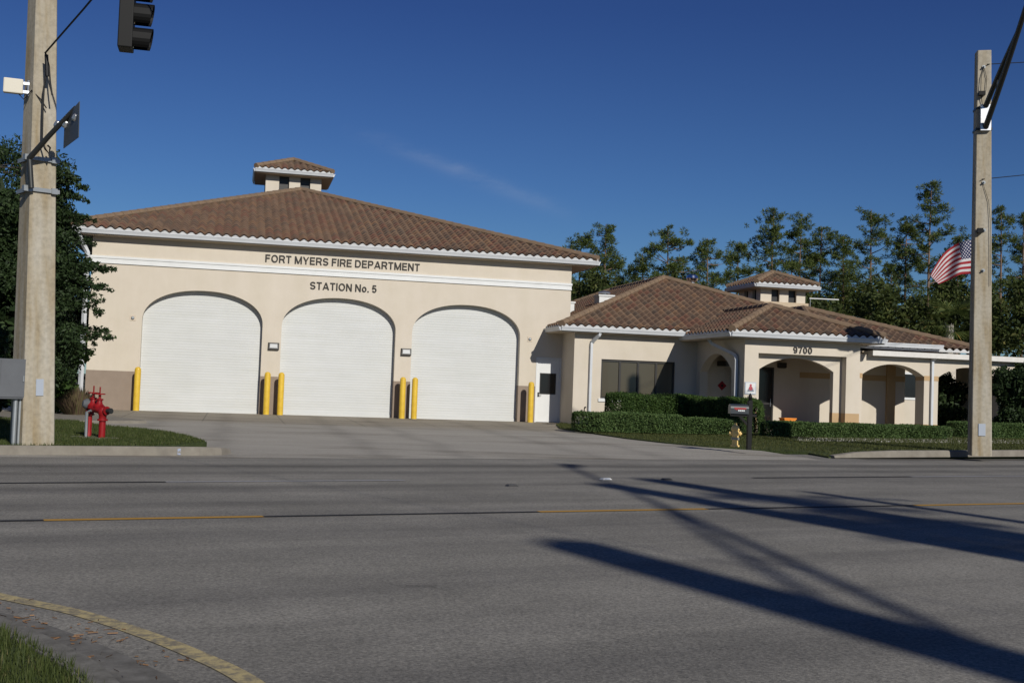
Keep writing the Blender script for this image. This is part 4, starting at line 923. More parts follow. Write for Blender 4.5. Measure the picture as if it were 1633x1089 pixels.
# white antenna box on the left face
ab = thing('radio_antenna', far(41,140,19.75), 'white box antenna on a bracket at the left side of the left pole', 'antenna', R(20))
m = MB(); m.box(-.36,-.06,-.13,-.04,.06,.13); m.build('box', mat('off_white_plastic', (.62,.58,.48), .5), ab, bevel=.02)
m = MB(); m.box(-.04,-.03,-.11,.06,.03,-.06); m.box(-.04,-.03,.04,.06,.03,.09); m.cyl((.04,0,-.15),(.04,0,.13),.02,n=8); m.build('bracket', M['chrome'], ab)
m = MB(); m.tube([(-.1,0,-.13),(-.02,-.02,-.22),(.1,-.06,-.05),(.26,-.1,-.2),(.36,-.12,-.35)], .012, 6); m.build('lead', M['cable'], ab)
# sign arm on the left pole
A0 = far(47,250,19.55); A1 = far(121,172,19.0); A2 = far(50,300,19.55)
sa_ = thing('street_sign', Vector((A2.x, A2.y, A2.z)), 'metal street sign seen from behind on an angled arm clamped to the left pole', 'sign')
o_ = Vector(A2)
m = MB(); m.tube([A2-o_, A0-o_], .045, 10); m.tube([A0-o_+Vector((0,0,-.03)), (A0.lerp(A1,.4))-o_, A1-o_], [.05,.045,.04], 10); m.build('arm', M['pipe'], sa_, smooth=True)
ic = [far(127,162,18.8), far(125.5,219,18.8), far(101.5,237,19.25), far(103.5,190,19.25)]
nrm = (ic[1]-ic[0]).cross(ic[3]-ic[0]).normalized()*.006
m = MB(); m.add([p-o_+nrm for p in ic]+[p-o_-nrm for p in ic], [(0,1,2,3),(4,5,6,7),(0,1,5,4),(1,2,6,5),(2,3,7,6),(3,0,4,7)]); m.build('sign_panel', mat('bare_sign_back', (.10,.11,.12), .45, metal=.6), sa_)
for q in (far(93,198,19.3), far(106,198,19.2), far(122,187,18.95)):
    m = MB(); m.lathe(q-o_-Vector((.03,.0,.06)),[(.05,0),(.06,.03),(.05,.1),(.03,.12)],10,(.4,-.3,.8)); m.build('clamp', M['chrome'], sa_)
for q in (A0, A2):
    pass
for z in (5.02-lp.z, 4.47-lp.z):
    m = MB(); a = .5*(.57+(.27-.57)*z/12.5)+.012; m.wall([(-a-.03,-a-.03),(a+.03,-a-.03),(a+.03,a+.03),(-a-.03,a+.03)], [[(-a,-a),(a,-a),(a,a),(-a,a)]], lambda u,v,w: Vector((u,v,w)), z-.035, z+.035)
    m.box(-a-.12,-a-.05,z-.05,-a+.02,-a+.05,z+.05); m.box(a-.12,-a-.06,z-.05,a-.02,-a-.02,z+.05)
    m.build('clamp_band', M['galv'], pl)
# span wire, signal and pole cables
SP = [far(72,85,19.6)]
sigtop = far(206,-36,16.0)
w0 = Vector(SP[0]); w1 = Vector((sigtop.x, sigtop.y, sigtop.z+.35)); w2 = Vector((11.8, -8.0, 9.6))
wire('span_wire', [w0, w0.lerp(w1,.5)+Vector((0,0,-.02)), w1]+[w1.lerp(w2, i/14)-Vector((0,0,.5*4*(i/14)*(1-i/14)*.6)) for i in range(1, 15)], [.017]*3+[.011]*14, 'thick black span wire from the left pole carrying the traffic signal')
m = MB(); l0 = LQ.inverted()
def pl_(px, py, off=0): return l0@(far(px, py, 19.62)-lp)
m.tube([pl_(73,86), pl_(75,110), pl_(70,140), pl_(68,180), pl_(67,225), pl_(72,238), pl_(78,245), pl_(80,236), pl_(76,232)], .016, 6)
m.tube([pl_(73,86), pl_(78,105), pl_(80,130), pl_(83,152)], .014, 6); m.tube([pl_(74,88), pl_(75.5,122)], .035, 8); m.build('cable', M['cable'], pl)
ts = thing('traffic_signal', sigtop, 'black three section traffic signal hanging from the span wire at upper left', 'traffic signal', R(14))
m = MB(); hs = .352
m.box(-.10,-.165,-3*hs,.10,.165,0); m.build('housing', M['black'], ts, bevel=.015)
m = MB(); m.cyl((0,0,0),(0,0,.4),.025,n=8); m.build('hanger', M['pipe'], ts)
LC = [(.10,.004,.004),(.11,.06,.004),(.004,.06,.03)]
for i in range(3):
    zc = -hs*(i+.5); m = MB(); m.lathe((.10,0,zc),[(.14,0),(.13,.012),(.08,.03),(.01,.036)],18,(1,0,0)); ln = m.build('lens', mat('signal_lens', LC[i], .2), ts, smooth=True)
    m = MB(); n2 = 18; r_ = .158
    for k in range(n2+1):
        a = math.pi*1.66*k/n2-math.pi*.33
        y, z = math.cos(a)*r_, math.sin(a)*r_; dpt = .27-.05*(1-math.sin(a))/2
        m.v += [(.10,y,zc+z), (.10+dpt,y,zc+z), (.10,y*.96,zc+z*.96), (.10+dpt,y*.96,zc+z*.96)]
    for k in range(n2):
        b_ = 4*k; m.f += [(b_,b_+1,b_+5,b_+4),(b_+2,b_+3,b_+7,b_+6),(b_+1,b_+3,b_+7,b_+5)]; m.mi += [0]*3
    m.build('visor', M['black'], ts)
# poles behind the viewer: only their shadows reach the picture
hdir = Vector((-S.x, -S.y, 0)); SL = hdir.length/S.z; hdir.normalize()
def caster_base(tip, H): return Vector((tip.x, tip.y, 0))-hdir*((H-ZR)*SL)
tipB = G(878, 859); pB = caster_base(tipB, 11.3)
pb = thing('concrete_pole', Vector((pB.x, pB.y, ZR)), 'street light pole known by its long dark shadow ending mid road', 'utility pole', ra, 'square concrete poles')
pole_mb(11.3, .66, .50).build('shaft', M['concrete'], pb)
tipL = G(893, 745); zA = 8.65; hT = zA+2.4
tgt = Vector((tipL.x, tipL.y, 0))-hdir*((hT-ZR)*SL); vB = tgt-pB; 
light_arm(pb, pB, ra, (vB.x, vB.y, 2.4), zA-.1, zA+.6, 'b')
for (tx, ty), lb, a_, cr in (((968, 773), 'utility pole known by the lower of two broad shadows over the centre line', .56, 1), ((1040, 765), 'utility pole known by the upper of two broad shadows over the centre line', .56, 0)):
    tipC = G(tx, ty); pC = caster_base(tipC, 12.0)
    pc = thing('concrete_pole', Vector((pC.x, pC.y, ZR)), lb, 'utility pole', R(-20), 'square concrete poles')
    pole_mb(12.2, a_, .42).build('shaft', M['concrete'], pc)
    if cr:
        m = MB(); m.lathe((.42,0,9.2),[(.05,0),(.27,.05),(.27,.9),(.05,.98)],14); m.build('transformer', M['box'], pc)
TREE_SHADOW = G(1180, 786)
tipD = G(1295, 785); pD = caster_base(tipD, 11.0)
pd_ = thing('wooden_pole', Vector((pD.x, pD.y, ZR)), 'wooden pole known by its thin shadow at the right edge of the road', 'utility pole')
m = MB(); m.cyl((0,0,-.1),(0,0,11.2),.20,.13,n=10); m.build('shaft', M['bark'], pd_)
m = MB(); m.cyl((-.8,.14,10.6),(.8,.14,10.6),.06,n=8); m.build('crossarm', M['bark'], pd_)
# ------------------------------------------------------------------ flag
fpx = Vector((15.28, 37.0, .1))
fp = thing('flagpole', fpx, 'slim flagpole hidden behind the right concrete pole', 'flagpole')
m = MB(); m.cyl((0,0,0),(0,0,7.1),.05,.035,n=10); m.build('pole', M['chrome'], fp, smooth=True)
m = MB(); m.lathe((0,0,7.08),[(.02,0),(.07,.05),(.07,.1),(.01,.14)],12); m.build('ball', M['chrome'], fp, smooth=True)
def flag_mat():
    m = bpy.data.materials.new('flag_cloth'); m.use_nodes = True; nt = m.node_tree; n = nt.nodes; L = nt.links; b = n['Principled BSDF']; b.inputs['Roughness'].default_value = .8
    uv = n.new('ShaderNodeUVMap'); sx = n.new('ShaderNodeSeparateXYZ'); L.new(uv.outputs[0], sx.inputs[0]); u, v = sx.outputs[0], sx.outputs[1]
    st = m_('MODULO', m_('FLOOR', m_('MULTIPLY', v, 13, nt=nt), nt=nt), 2, nt=nt)
    cant = m_('MULTIPLY', m_('LESS_THAN', u, .4, nt=nt), m_('GREATER_THAN', v, 6/13, nt=nt), nt=nt)
    def mixc(f, a, b2):
        x = n.new('ShaderNodeMix'); x.data_type = 'RGBA'; L.new(f, x.inputs['Factor'])
        for k, c in (('A', a), ('B', b2)):
            if isinstance(c, tuple): x.inputs[k].default_value = (*c, 1)
            else: L.new(c, x.inputs[k])
        return x.outputs['Result']
    # stars: 11 x 9 staggered grid
    su = m_('MULTIPLY', m_('DIVIDE', u, .4, nt=nt), 12, nt=nt); sv = m_('MULTIPLY', m_('DIVIDE', m_('SUBTRACT', v, 6/13, nt=nt), 7/13, nt=nt), 10, nt=nt)
    du = m_('SUBTRACT', su, m_('ROUND', su, nt=nt), nt=nt); dv = m_('SUBTRACT', sv, m_('ROUND', sv, nt=nt), nt=nt)
    par = m_('LESS_THAN', m_('ABSOLUTE', m_('SUBTRACT', m_('MODULO', m_('ADD', m_('ROUND', su, nt=nt), m_('ROUND', sv, nt=nt), nt=nt), 2, nt=nt), 0, nt=nt), nt=nt), .5, nt=nt)
    rr = m_('ADD', m_('MULTIPLY', du, du, nt=nt), m_('MULTIPLY', dv, dv, nt=nt), nt=nt)
    star = m_('MULTIPLY', m_('MULTIPLY', m_('LESS_THAN', rr, .16, nt=nt), par, nt=nt), cant, nt=nt)
    c = mixc(st, (.36,.02,.03), (.66,.64,.64)); c = mixc(cant, c, (.015,.022,.09)); c = mixc(star, c, (.66,.64,.64))
    L.new(c, b.inputs['Base Color']); t = n.new('ShaderNodeBsdfTranslucent'); L.new(c, t.inputs[0]); x = n.new('ShaderNodeMixShader'); x.inputs[0].default_value = .25
    L.new(b.outputs[0], x.inputs[1]); L.new(t.outputs[0], x.inputs[2]); L.new(x.outputs[0], n['Material Output'].inputs[0]); return m
def interp(P, t):
    P = [Vector((*p, 0)) for p in P]; x = t*(len(P)-1); i = min(int(x), len(P)-2); f = x-i
    p0, p1, p2, p3 = P[max(i-1,0)], P[i], P[i+1], P[min(i+2,len(P)-1)]
    return .5*((2*p1)+(p2-p0)*f+(2*p0-5*p1+4*p2-p3)*f*f+(3*p1-p0-3*p2+p3)*f**3)
top = [(1559,380),(1540,384),(1522,391),(1503,407),(1483,439)]; bot = [(1559,436),(1545,437),(1531,438),(1515,446),(1497,453)]
NU, NV = 34, 20; V = []; U = []
for i in range(NU+1):
    for j in range(NV+1):
        a, b_ = i/NU, j/NV; p = interp(bot, a).lerp(interp(top, a), b_)
        V.append(far(p.x, p.y, 37.0+.16*math.sin(a*8.5+b_*3.2)*min(1, a*3)+.25*a)); U.append((a, b_))
me = bpy.data.meshes.new('flag'); me.from_pydata(V, [], [(i*(NV+1)+j, (i+1)*(NV+1)+j, (i+1)*(NV+1)+j+1, i*(NV+1)+j+1) for i in range(NU) for j in range(NV)])
uvl = me.uv_layers.new(name='UVMap')
for l in me.loops: uvl.data[l.index].uv = U[l.vertex_index]
me.polygons.foreach_set('use_smooth', [True]*len(me.polygons)); me.materials.append(flag_mat())
fl_ = bpy.data.objects.new('flag', me); COL.objects.link(fl_); tag(fl_, 'red white and blue striped flag with stars blowing left from behind the right pole', 'flag')

# ------------------------------------------------------------------ vegetation
def leaf_quads(C, size, asp=.55, up=0.0, rng=RNG):
    """C (n,3) centres -> rhombus leaves of random orientation"""
    n = len(C); a = rng.normal(size=(n,3)); a /= np.linalg.norm(a, axis=1)[:,None]
    if up: a[:,2] *= (1-up); a /= np.linalg.norm(a, axis=1)[:,None]
    b = rng.normal(size=(n,3)); b -= (b*a).sum(1)[:,None]*a; b /= np.linalg.norm(b, axis=1)[:,None]
    s = (size*(.6+.8*rng.random(n)))[:,None]
    V = np.stack([C-a*s, C+b*s*asp, C+a*s, C-b*s*asp], 1).reshape(-1,3); return V
def foliage(name, C, size, mt, parent=None, asp=.55, up=0):
    V = leaf_quads(np.asarray(C), np.asarray(size) if np.ndim(size) else np.full(len(C), size), asp, up); return np_mesh(name, V, len(C), 4, mt, parent)
def clumps(centers, radii, per, flat=.75):
    out = []
    for c, r in zip(centers, radii):
        n = int(per*(r**2)) if np.ndim(per) == 0 else int(per)
        d = RNG.normal(size=(n,3)); d /= np.linalg.norm(d, axis=1)[:,None]; d *= (RNG.random(n)**.45)[:,None]*r; d[:,2] *= flat; out.append(d+np.asarray(c))
    return np.concatenate(out)
# hedges -----------------------------------------------------------------
def hedge(label, path, w, h, mt, size, dens, group=None, seed=0, z0=0):
    """path: list of world points (centre line); rounded clipped body of leaves around a dark twiggy core"""
    path = [Vector((p.x, p.y, z0)) for p in path]
    root = thing('hedge', path[0], label, 'hedge', 0, group); o = path[0]
    core = MB(); n = len(path); L = 0
    P = np.array([[p.x, p.y] for p in path]); seg = np.linalg.norm(np.diff(P, axis=0), axis=1); cum = np.concatenate([[0], np.cumsum(seg)]); T = cum[-1]
    rng = np.random.default_rng(seed+5)
    N = int(dens*T*(w+2*h)); t = rng.random(N)*(T+w)-w/2; tc_ = np.clip(t, 0, T)
    x = np.interp(tc_, cum, P[:,0]); y = np.interp(tc_, cum, P[:,1])
    i = np.clip(np.searchsorted(cum, tc_)-1, 0, len(seg)-1); d = np.diff(P, axis=0)[i]/seg[i][:,None]
    ang = rng.random(N)*2*np.pi; istop = rng.random(N) < w/(w+2*h); u1 = rng.random(N)*2-1
    ex = np.where(istop, u1, np.sign(rng.random(N)-.5)); ez = np.where(istop, 1.0, u1)
    rnd_ = 1-.13*np.abs(ex*ez)**3*np.where(ez > 0, 1, 0); ex, ez = ex*rnd_, ez*rnd_
    over = t-tc_; shrink = np.sqrt(np.clip(1-(over/(w/2+1e-6))**2, 0, 1))
    bumpy = 1+.06*np.sin(t*2.7+seed+ez*1.5)+.05*np.sin(t*6.1+ex*3)+.06*rng.normal(size=N)
    rad = (.82+.20*rng.random(N)**.5)*bumpy
    px = ex*w/2*rad*shrink; pz = h/2+ez*h/2*rad*np.where(ez > 0, .86+.14*shrink, 1)
    C = np.stack([x+d[:,0]*over-d[:,1]*px-o.x, y+d[:,1]*over+d[:,0]*px-o.y, np.maximum(pz, .03)], 1)
    foliage('leaves', C, size, mt, root, .6)
    pts = [p-o for p in path]
    for a, b_ in zip(pts[:-1], pts[1:]):
        dd = (b_-a).normalized(); sd = Vector((-dd.y, dd.x, 0))*w*.39
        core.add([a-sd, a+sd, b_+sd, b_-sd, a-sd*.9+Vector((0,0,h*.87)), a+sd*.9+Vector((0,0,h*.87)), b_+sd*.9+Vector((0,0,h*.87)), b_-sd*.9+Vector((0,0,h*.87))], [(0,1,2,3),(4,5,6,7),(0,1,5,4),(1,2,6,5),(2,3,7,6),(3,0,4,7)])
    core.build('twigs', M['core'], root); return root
hedge('tall dark clipped hedge in front of the wing window', [F(17.2,3.9), F(19.75,4.0)], 1.5, 1.2, M['hedge'], .028, 5200, 'clipped hedges', 1)
hedge('dark clipped hedge standing before the side arch and porch corner', [F(20.0,5.0), F(20.4,7.0)], 1.3, 1.18, M['hedge'], .028, 5200, 'clipped hedges', 2)
hedge('low light green hedge beside the white personnel door and wing corner', [F(14.75,7.9), F(16.4,7.7), F(17.1,7.6)], 1.5, .60, M['lowhedge'], .027, 4600, 'low hedges', 3)
hedge('low hedge running in front of the tall dark hedge', [F(17.7,7.4), F(19.3,7.5)], 1.2, .50, M['lowhedge'], .027, 4600, 'low hedges', 4)
hedge('long low hedge in front of the porch arch and arcade', [F(20.6,9.3), F(23,9.1), F(25.4,8.9), F(26.3,8.8)], 1.25, .44, M['lowhedge'], .027, 4600, 'low hedges', 5, z0=.07)
hedge('short clump of hedge at the end of the long porch hedge', [F(26.9,8.4), F(27.1,8.4)], .8, .40, M['lowhedge'], .027, 4600, 'low hedges', 6, z0=.1)
hedge('low hedge under the right arcade arch passing behind the right pole', [F(28.6,7.6), F(31.4,7.4), F(33.4,7.3)], 1.1, .52, M['lowhedge'], .027, 4600, 'low hedges', 7, z0=.13)
k = sheet('gravel_bed', [tuple(F(s, n)[:2]) for s, n in ((20.8,6.2),(33.5,6.2),(33.5,8.0),(26.2,9.9),(20.8,10.1))], lambda p: rz(p)+.006, M['gravel'], .1)
k = sheet('gravel_bed', [tuple(F(s, n)[:2]) for s, n in ((-4.5,.0),(-1.2,.0),(-.9,1.2),(-1.2,4.2),(-4.5,4.6))], .012, M['gravel'], .1)
k = sheet('footpath', [tuple(F(s, n)[:2]) for s, n in ((-7,4.6),(-1.2,4.2),(1.0,9.6),(-.5,10.6),(-7,10.2))], .010, M['kerb'], .1)
# round shrubs -------------------------------------------------------------
def shrub(label, base, rx, h, mt, size, n, group=None, flat=1.0):
    r = thing('shrub', base, label, 'shrub', 0, group)
    cs, rs = [], []
    for i in range(26):
        a = random.random()*6.28; q = random.random()**.5; zz = random.random(); rr = rx*(1-.45*abs(zz*2-1)**2)
        cs.append((math.cos(a)*q*rr*.75, math.sin(a)*q*rr*.75, .12*h+zz*h*.78)); rs.append(rx*(.30+.16*random.random()))
    C = clumps(cs, rs, n/26/(rx*.38)**2); C = C[C[:,2] > .02]; foliage('leaves', C, size, mt, r, .55)
    m = MB()
    for i in range(7): a = i*.9; e = Vector((math.cos(a)*rx*.55, math.sin(a)*rx*.55, h*.78)); m.tube([(0,0,-.05), e*.45, e], [.05,.035,.012], 6)
    inn = clumps([(0,0,h*.3),(0,0,h*.6)], [rx*.55, rx*.55], 500); foliage('inner_leaves', inn, size*1.8, mt, r, .6); m.build('twigs', M['core'], r)
    return r
shrub('dark rounded shrub filling the right arcade arch', F(30.9,3.1,.1), 1.15, 2.5, M['oak'], .065, 10000, 'dark shrubs')
shrub('large dark shrub in front of the wall right of the right pole', F(31.25,6.7,.1), 1.0, 2.75, M['oak'], .065, 12000, 'dark shrubs')
shrub('dark shrub half cut by the right edge of the picture', F(32.9,6.2,.1), 1.2, 2.9, M['oak'], .065, 12000, 'dark shrubs')
shrub('tall dark bush added to fill the dark gap between the oak and the side wall of the hall', F(-4.3,-5.0), 2.1, 6.2, M['oak'], .10, 16000, 'dark shrubs')  # added bush: keeps the gap beside the hall dark against the sky
# ornamental grass
def tuft(name, label, base, r, h, mt, n, cat):
    t = thing(name, base, label, cat); a = RNG.random(n)*6.283; q = RNG.random(n)**.7; L_ = h*(.35+.65*RNG.random(n))*(1-.5*q); lean = q*.34*(.2+1.3*RNG.random(n))
    b = np.stack([np.cos(a)*q*r*.25, np.sin(a)*q*r*.25, np.zeros(n)], 1); d = np.stack([np.cos(a)*lean, np.sin(a)*lean, np.ones(n)], 1); d /= np.linalg.norm(d, axis=1)[:,None]
    sd = np.stack([-np.sin(a), np.cos(a), np.zeros(n)], 1)*.007; mid_ = b+d*L_[:,None]*.6; tip = b+d*L_[:,None]*np.array([1.5,1.5,.92])
    np_mesh('blades', np.stack([b-sd, b+sd, mid_+sd, tip, mid_-sd], 1).reshape(-1,3), n, 5, mt, t)
    m = MB(); m.lathe((0,0,0),[(r*.25,0),(r*.2,.08)],10); m.build('root_clump', M['core'], t); return t
tuft('ornamental_grass', 'purple and green fountain grass clump at the left corner of the hall', Vector((-13.2,34.6,0)), 1.5, 1.05, M['purple'], 5200, 'ornamental grass')
# live oak on the left -------------------------------------------------------
ok = thing('oak_tree', Vector((-19.0, 34.0, 0)), 'large dark live oak behind the left concrete pole', 'tree')
tr = MB(); tr.tube([(0,0,-.1),(.1,0,1.0),(.25,.1,2.4),(.2,.2,4.5),(0,.2,7)], [.42,.34,.28,.2,.08], 10)
cs, rs = [], []
random.seed(21)
for i in range(210):
    a = random.random()*6.28; zz = random.random(); el = (zz*2-1); rr = math.sqrt(max(.05, 1-abs(el)**2.4)); q = random.random()**.4
    cs.append((math.cos(a)*rr*q*5.7, math.sin(a)*rr*q*5.0, 5.2+el*4.1)); rs.append(.55+.55*random.random())
tips = []
for i in range(120):
    e = far(random.uniform(60,110), random.uniform(295,600), 33.4+random.uniform(-.6,1.6))-ok.location
    if e.z > .9: cs.append(tuple(e)); rs.append(random.uniform(.35,.6))
# branch sprays reaching right over the hall corner (pixels of their ends, at the tree's distance)
for (x, y) in ((108,262),(125,285),(140,300),(135,322),(150,352),(120,345),(148,385),(138,410),(168,430),(180,432),(150,455),(172,462),(160,480),(165,500),(182,535),(172,540),(150,545),(150,560),(104,275),(118,282),(96,292)):
    e = far(x, y, 33.0+random.random()*1.2)-ok.location; s_ = Vector((e.x-1.6-random.random(), e.y+.3, e.z-.1+.5*random.random()))
    pts = [s_, s_.lerp(e,.5)+Vector((0,0,.15)), e]; tr.tube(pts, [.018,.012,.005], 5)
    for j in range(11):
        t = .35+.65*j/10; p = s_.lerp(e, t)+Vector((0,0,.15*math.sin(math.pi*t)))
        cs.append((p.x+random.uniform(-.08,.08), p.y, p.z+random.uniform(-.1,.06))); rs.append(.12+.24*(1-t)); tips.append(1)
for i in range(18):
    c = Vector(cs[i*9]); tr.tube([Vector((.15,.1,2.2+i*.18)), c*.5+Vector((0,0,1.9)), c], [.11,.06,.015], 6)
C = []
for c, r in zip(cs, rs):
    n = int(620*r*r)+ (120 if r > .5 else 22); d = RNG.normal(size=(n,3)); d /= np.linalg.norm(d, axis=1)[:,None]; d *= (RNG.random(n)**.5)[:,None]*r; d[:,2] *= .75; C.append(d+np.array(c))
C = np.concatenate(C); sz = np.where(np.arange(len(C)) >= 0, .085, .085)
C = C[(C[:,2] > .5)]
foliage('crown', C, .062, M['oak'], ok, .42)
inner = clumps([(0,0,4.6),(-1.5,.5,4.4),(1.4,0,4.2),(2.6,0,3.2),(0,.4,6.4),(2.2,.3,5.6),(3.3,.2,4.4),(-2.5,0,5)], [2.7,2.7,2.5,2.2,2.0,2.0,1.8,2.3], 420); foliage('inner_leaves', inner, .26, M['oak'], ok, .6)
tr.build('trunk', M['oakbark'], ok, smooth=True)
shrub('dark shrub added for the deep shade under the oak at the left edge of the picture', Vector((-12.95,27.4,0)), 1.15, 2.3, M['oak'], .07, 9000, 'dark shrubs')  # added shrub, stands in for the dark shade below the crown
shrub('green shrub under the oak beside the left hall corner', Vector((-14.6,35.2,0)), 1.3, 2.6, M['hedge'], .085, 8000, 'dark shrubs')
# pines ---------------------------------------------------------------------
def pine(label, px, py, wpx, Y, low, seed, dens=1.0, bushy=0):
    rnd = random.Random(seed); top = far(px, py, Y); H = top.z+.1; base = Vector((top.x, top.y, -.1)); half = wpx/1.75/FPX*Y
    t = thing('pine_tree', base, label, 'tree', 0, 'slash pines behind the station')
    m = MB(); lean = rnd.uniform(-.25,.25); tp = [Vector((lean*math.sin(i/8*2.5), 0, H*i/8)) for i in range(9)]
    m.tube(tp, [.17-.145*i/8 for i in range(9)], 7)
    def trunk(z): x = min(7.999, max(0, z/H*8)); i = int(x); return tp[i].lerp(tp[i+1], x-i)
    cs, rs = [], []
    z0 = H*min(.66, low+.07); nb = int(17*dens*(1-low)/.45)
    for i in range(nb):
        f = (i+rnd.random())/nb; z = z0+(H-z0)*f*.95; reach = half*math.sin(math.pi*(.24+.66*f))*rnd.uniform(.30,1.25)*(1.0 if not bushy else 1.12)
        a = rnd.random()*6.283; p0 = trunk(z*.97); e = p0+Vector((math.cos(a)*reach, math.sin(a)*reach, reach*rnd.uniform(.0,.5)))
        mid_ = p0.lerp(e,.55)-Vector((0,0,.08)); m.tube([p0, mid_, e], [.045,.03,.012], 4, caps=False)
        sg = rnd.uniform(.28,.55)
        for j in range(rnd.randint(5,12)):
            q = p0.lerp(e, rnd.uniform(.62,1.06)); cs.append((q.x+rnd.gauss(0,sg), q.y+rnd.gauss(0,sg), q.z+rnd.gauss(.08,sg*.45))); rs.append(rnd.uniform(.17,.36))
    for j in range(16): cs.append((tp[8].x+rnd.gauss(0,.36), rnd.gauss(0,.36), H-.1-abs(rnd.gauss(0,.5)))); rs.append(rnd.uniform(.17,.34))
    C, Dv = [], []
    for c, r in zip(cs, rs):
        n = int(26+80*r); d = RNG.normal(size=(n,3)); d /= np.linalg.norm(d, axis=1)[:,None]; d[:,2] = d[:,2]*.8+.12; ln = r*(.7+.5*RNG.random(n)); C.append((np.array(c)+d*(r*.45*RNG.random(n))[:,None], d, ln))
    A = np.concatenate([c[0] for c in C]); D = np.concatenate([c[1] for c in C]); Ln = np.concatenate([c[2] for c in C])[:,None]
    sd = np.cross(D, RNG.normal(size=D.shape)); sd /= np.linalg.norm(sd, axis=1)[:,None]; sd *= .023
    V = np.stack([A-sd*.4, A+D*Ln*.55+sd, A+D*Ln, A+D*Ln*.55-sd], 1).reshape(-1,3)
    np_mesh('crown', V, len(A), 4, M['pine'], t); m.build('trunk', M['bark'], t, smooth=True); return t
PN = [(930,376,44,84,.62,'short pine just right of the hall eave tip'),(966,358,66,84,.30,'tall narrow pine with gaps right of the hall eave'),(905,420,50,92,.4,'pine half hidden behind the hall eave'),
 (1062,361,96,82,.35,'broad bushy pine above the wing roof peak'),(1022,404,50,88,.45,'small pine left of the broad bushy pine'),(1126,380,66,84,.35,'pine right of the broad bushy pine over the wing ridge'),
 (1176,386,58,90,.45,'thin sparse pine just left of the small cupola'),(1236,332,64,82,.30,'tall dense pine rising above the small cupola'),(1281,344,48,88,.45,'slim pine right of the tall dense pine'),
 (1312,362,48,84,.42,'round topped pine above the antenna boom'),(1342,376,44,86,.45,'short pine between the antenna and the forked pine'),(1387,334,60,80,.40,'tall bare stemmed pine with a wide flat top'),
 (1446,350,62,86,.42,'oval dense pine left of the tallest pine'),(1489,290,74,82,.42,'tallest pine rising above the flag'),(1531,374,54,90,.5,'flat topped pine behind the flag and right pole'),
 (1594,330,40,84,.42,'pine just right of the right concrete pole'),(1630,338,58,86,.42,'pine at the right edge of the picture'),(1680,350,66,86,.4,'pine beyond the right edge of the picture'),
 (1420,420,44,96,.5,'short distant pine between two taller pines'),(1260,395,60,94,.3,'distant pine behind the tall dense pine'),(1355,415,56,96,.4,'distant low pine left of the wide flat pine'),(985,410,60,96,.3,'distant pine between the narrow and bushy pines'),(1090,410,60,96,.3,'distant pine behind the bushy pine')]
for i, (x, y, w_, Y, low, lb) in enumerate(PN): pine(lb, x, y, w_, Y, low, 100+i, 1.25 if w_ > 60 else 1.0, 1 if 'bushy' in lb or 'dense' in lb else 0)
pt = [o for o in COL.objects if o.name.startswith('pine_tree') and 'tall dense' in o['label']][0]
pcp = copy_tree(pt); bs = caster_base(TREE_SHADOW, 15.2); pcp.location = (bs.x, bs.y, ZR); pcp['label'] = 'unseen pine added to cast the soft mottled shadow beside the pole shadows at right'; pcp['group'] = 'unseen pines added for their shadow'  # out-of-view tree, added only for the soft shadow its crown throws
# woodland understory, one mass
cs, rs = [], []
random.seed(5)
for i in range(330):
    x = random.uniform(880, 1720); Y = random.uniform(72, 100)
    ytop = 470 if x < 1180 else (462 if x < 1300 else 474)
    ytop += 16*math.sin(x*.045)+10*math.sin(x*.11+1)
    p = far(x, random.uniform(ytop, 560), Y); cs.append(tuple(p)); rs.append(random.uniform(.8,1.7))
C = clumps(cs, rs, 230); uo = foliage('woodland_understory', C, .16, M['wood'], None, .45); tag(uo, 'dense dark green undergrowth along the foot of the pine wood', 'undergrowth', kind='stuff')
# distant tree wall so the wood stays closed at its foot
cs, rs = [], []
for i in range(150):
    x = -60+i*1.2+random.uniform(-.5,.5); cs.append((x+20, 104+random.uniform(-3,6), random.uniform(.5,6.2))); rs.append(random.uniform(1.6,2.6))
C = clumps(cs, rs, 90); uo = foliage('far_wood', C, .34, M['wood'], None, .5); tag(uo, 'far dark green band of woodland closing the view behind the pines', 'woods', kind='stuff')
# cabbage palm -----------------------------------------------------------------
pbase = far(1514, 560, 62); pbase.z = 0
pm = thing('cabbage_palm', pbase, 'cabbage palm with pale boot trunk below the flag', 'palm')
hP = 5.6; m = MB(); m.cyl((0,0,0),(0,0,hP),.22,.20,n=10)
for i in range(60):
    a = i*2.4; z = 1.0+i*(hP-1.0)/60; d = Vector((math.cos(a),math.sin(a),0)); m.add([d*.2+Vector((-d.y*.07,d.x*.07,z)), d*.2+Vector((d.y*.07,-d.x*.07,z)), d*.36+Vector((0,0,z+.32))], [(0,1,2)])
m.build('trunk', mat('palm_boots', (.26,.23,.19), .9, noise=6, col2=(.40,.37,.32)), pm)
V = []
for i in range(26):
    a = i*2.399; el = random.uniform(-.6,1.1); d = Vector((math.cos(a)*math.cos(el), math.sin(a)*math.cos(el), math.sin(el))); L_ = random.uniform(.9,1.3); c = Vector((0,0,hP))+d*L_
    sd = d.cross(Vector((0,0,1))).normalized(); up = sd.cross(d)
    for k2 in range(17):
        b_ = (k2/16-.5)*3.6; q = d*math.cos(b_)+sd*math.sin(b_); q = (q+up*.1*abs(b_)-Vector((0,0,.18))).normalized(); ln = random.uniform(.75,1.0); w_ = q.cross(up).normalized()*.035
        V += [c-w_*.3, c+q*ln*.5+w_, c+q*ln-Vector((0,0,.12)), c+q*ln*.5-w_]
np_mesh('fronds', np.array([v[:] for v in V]), len(V)//4, 4, M['palm'], pm)
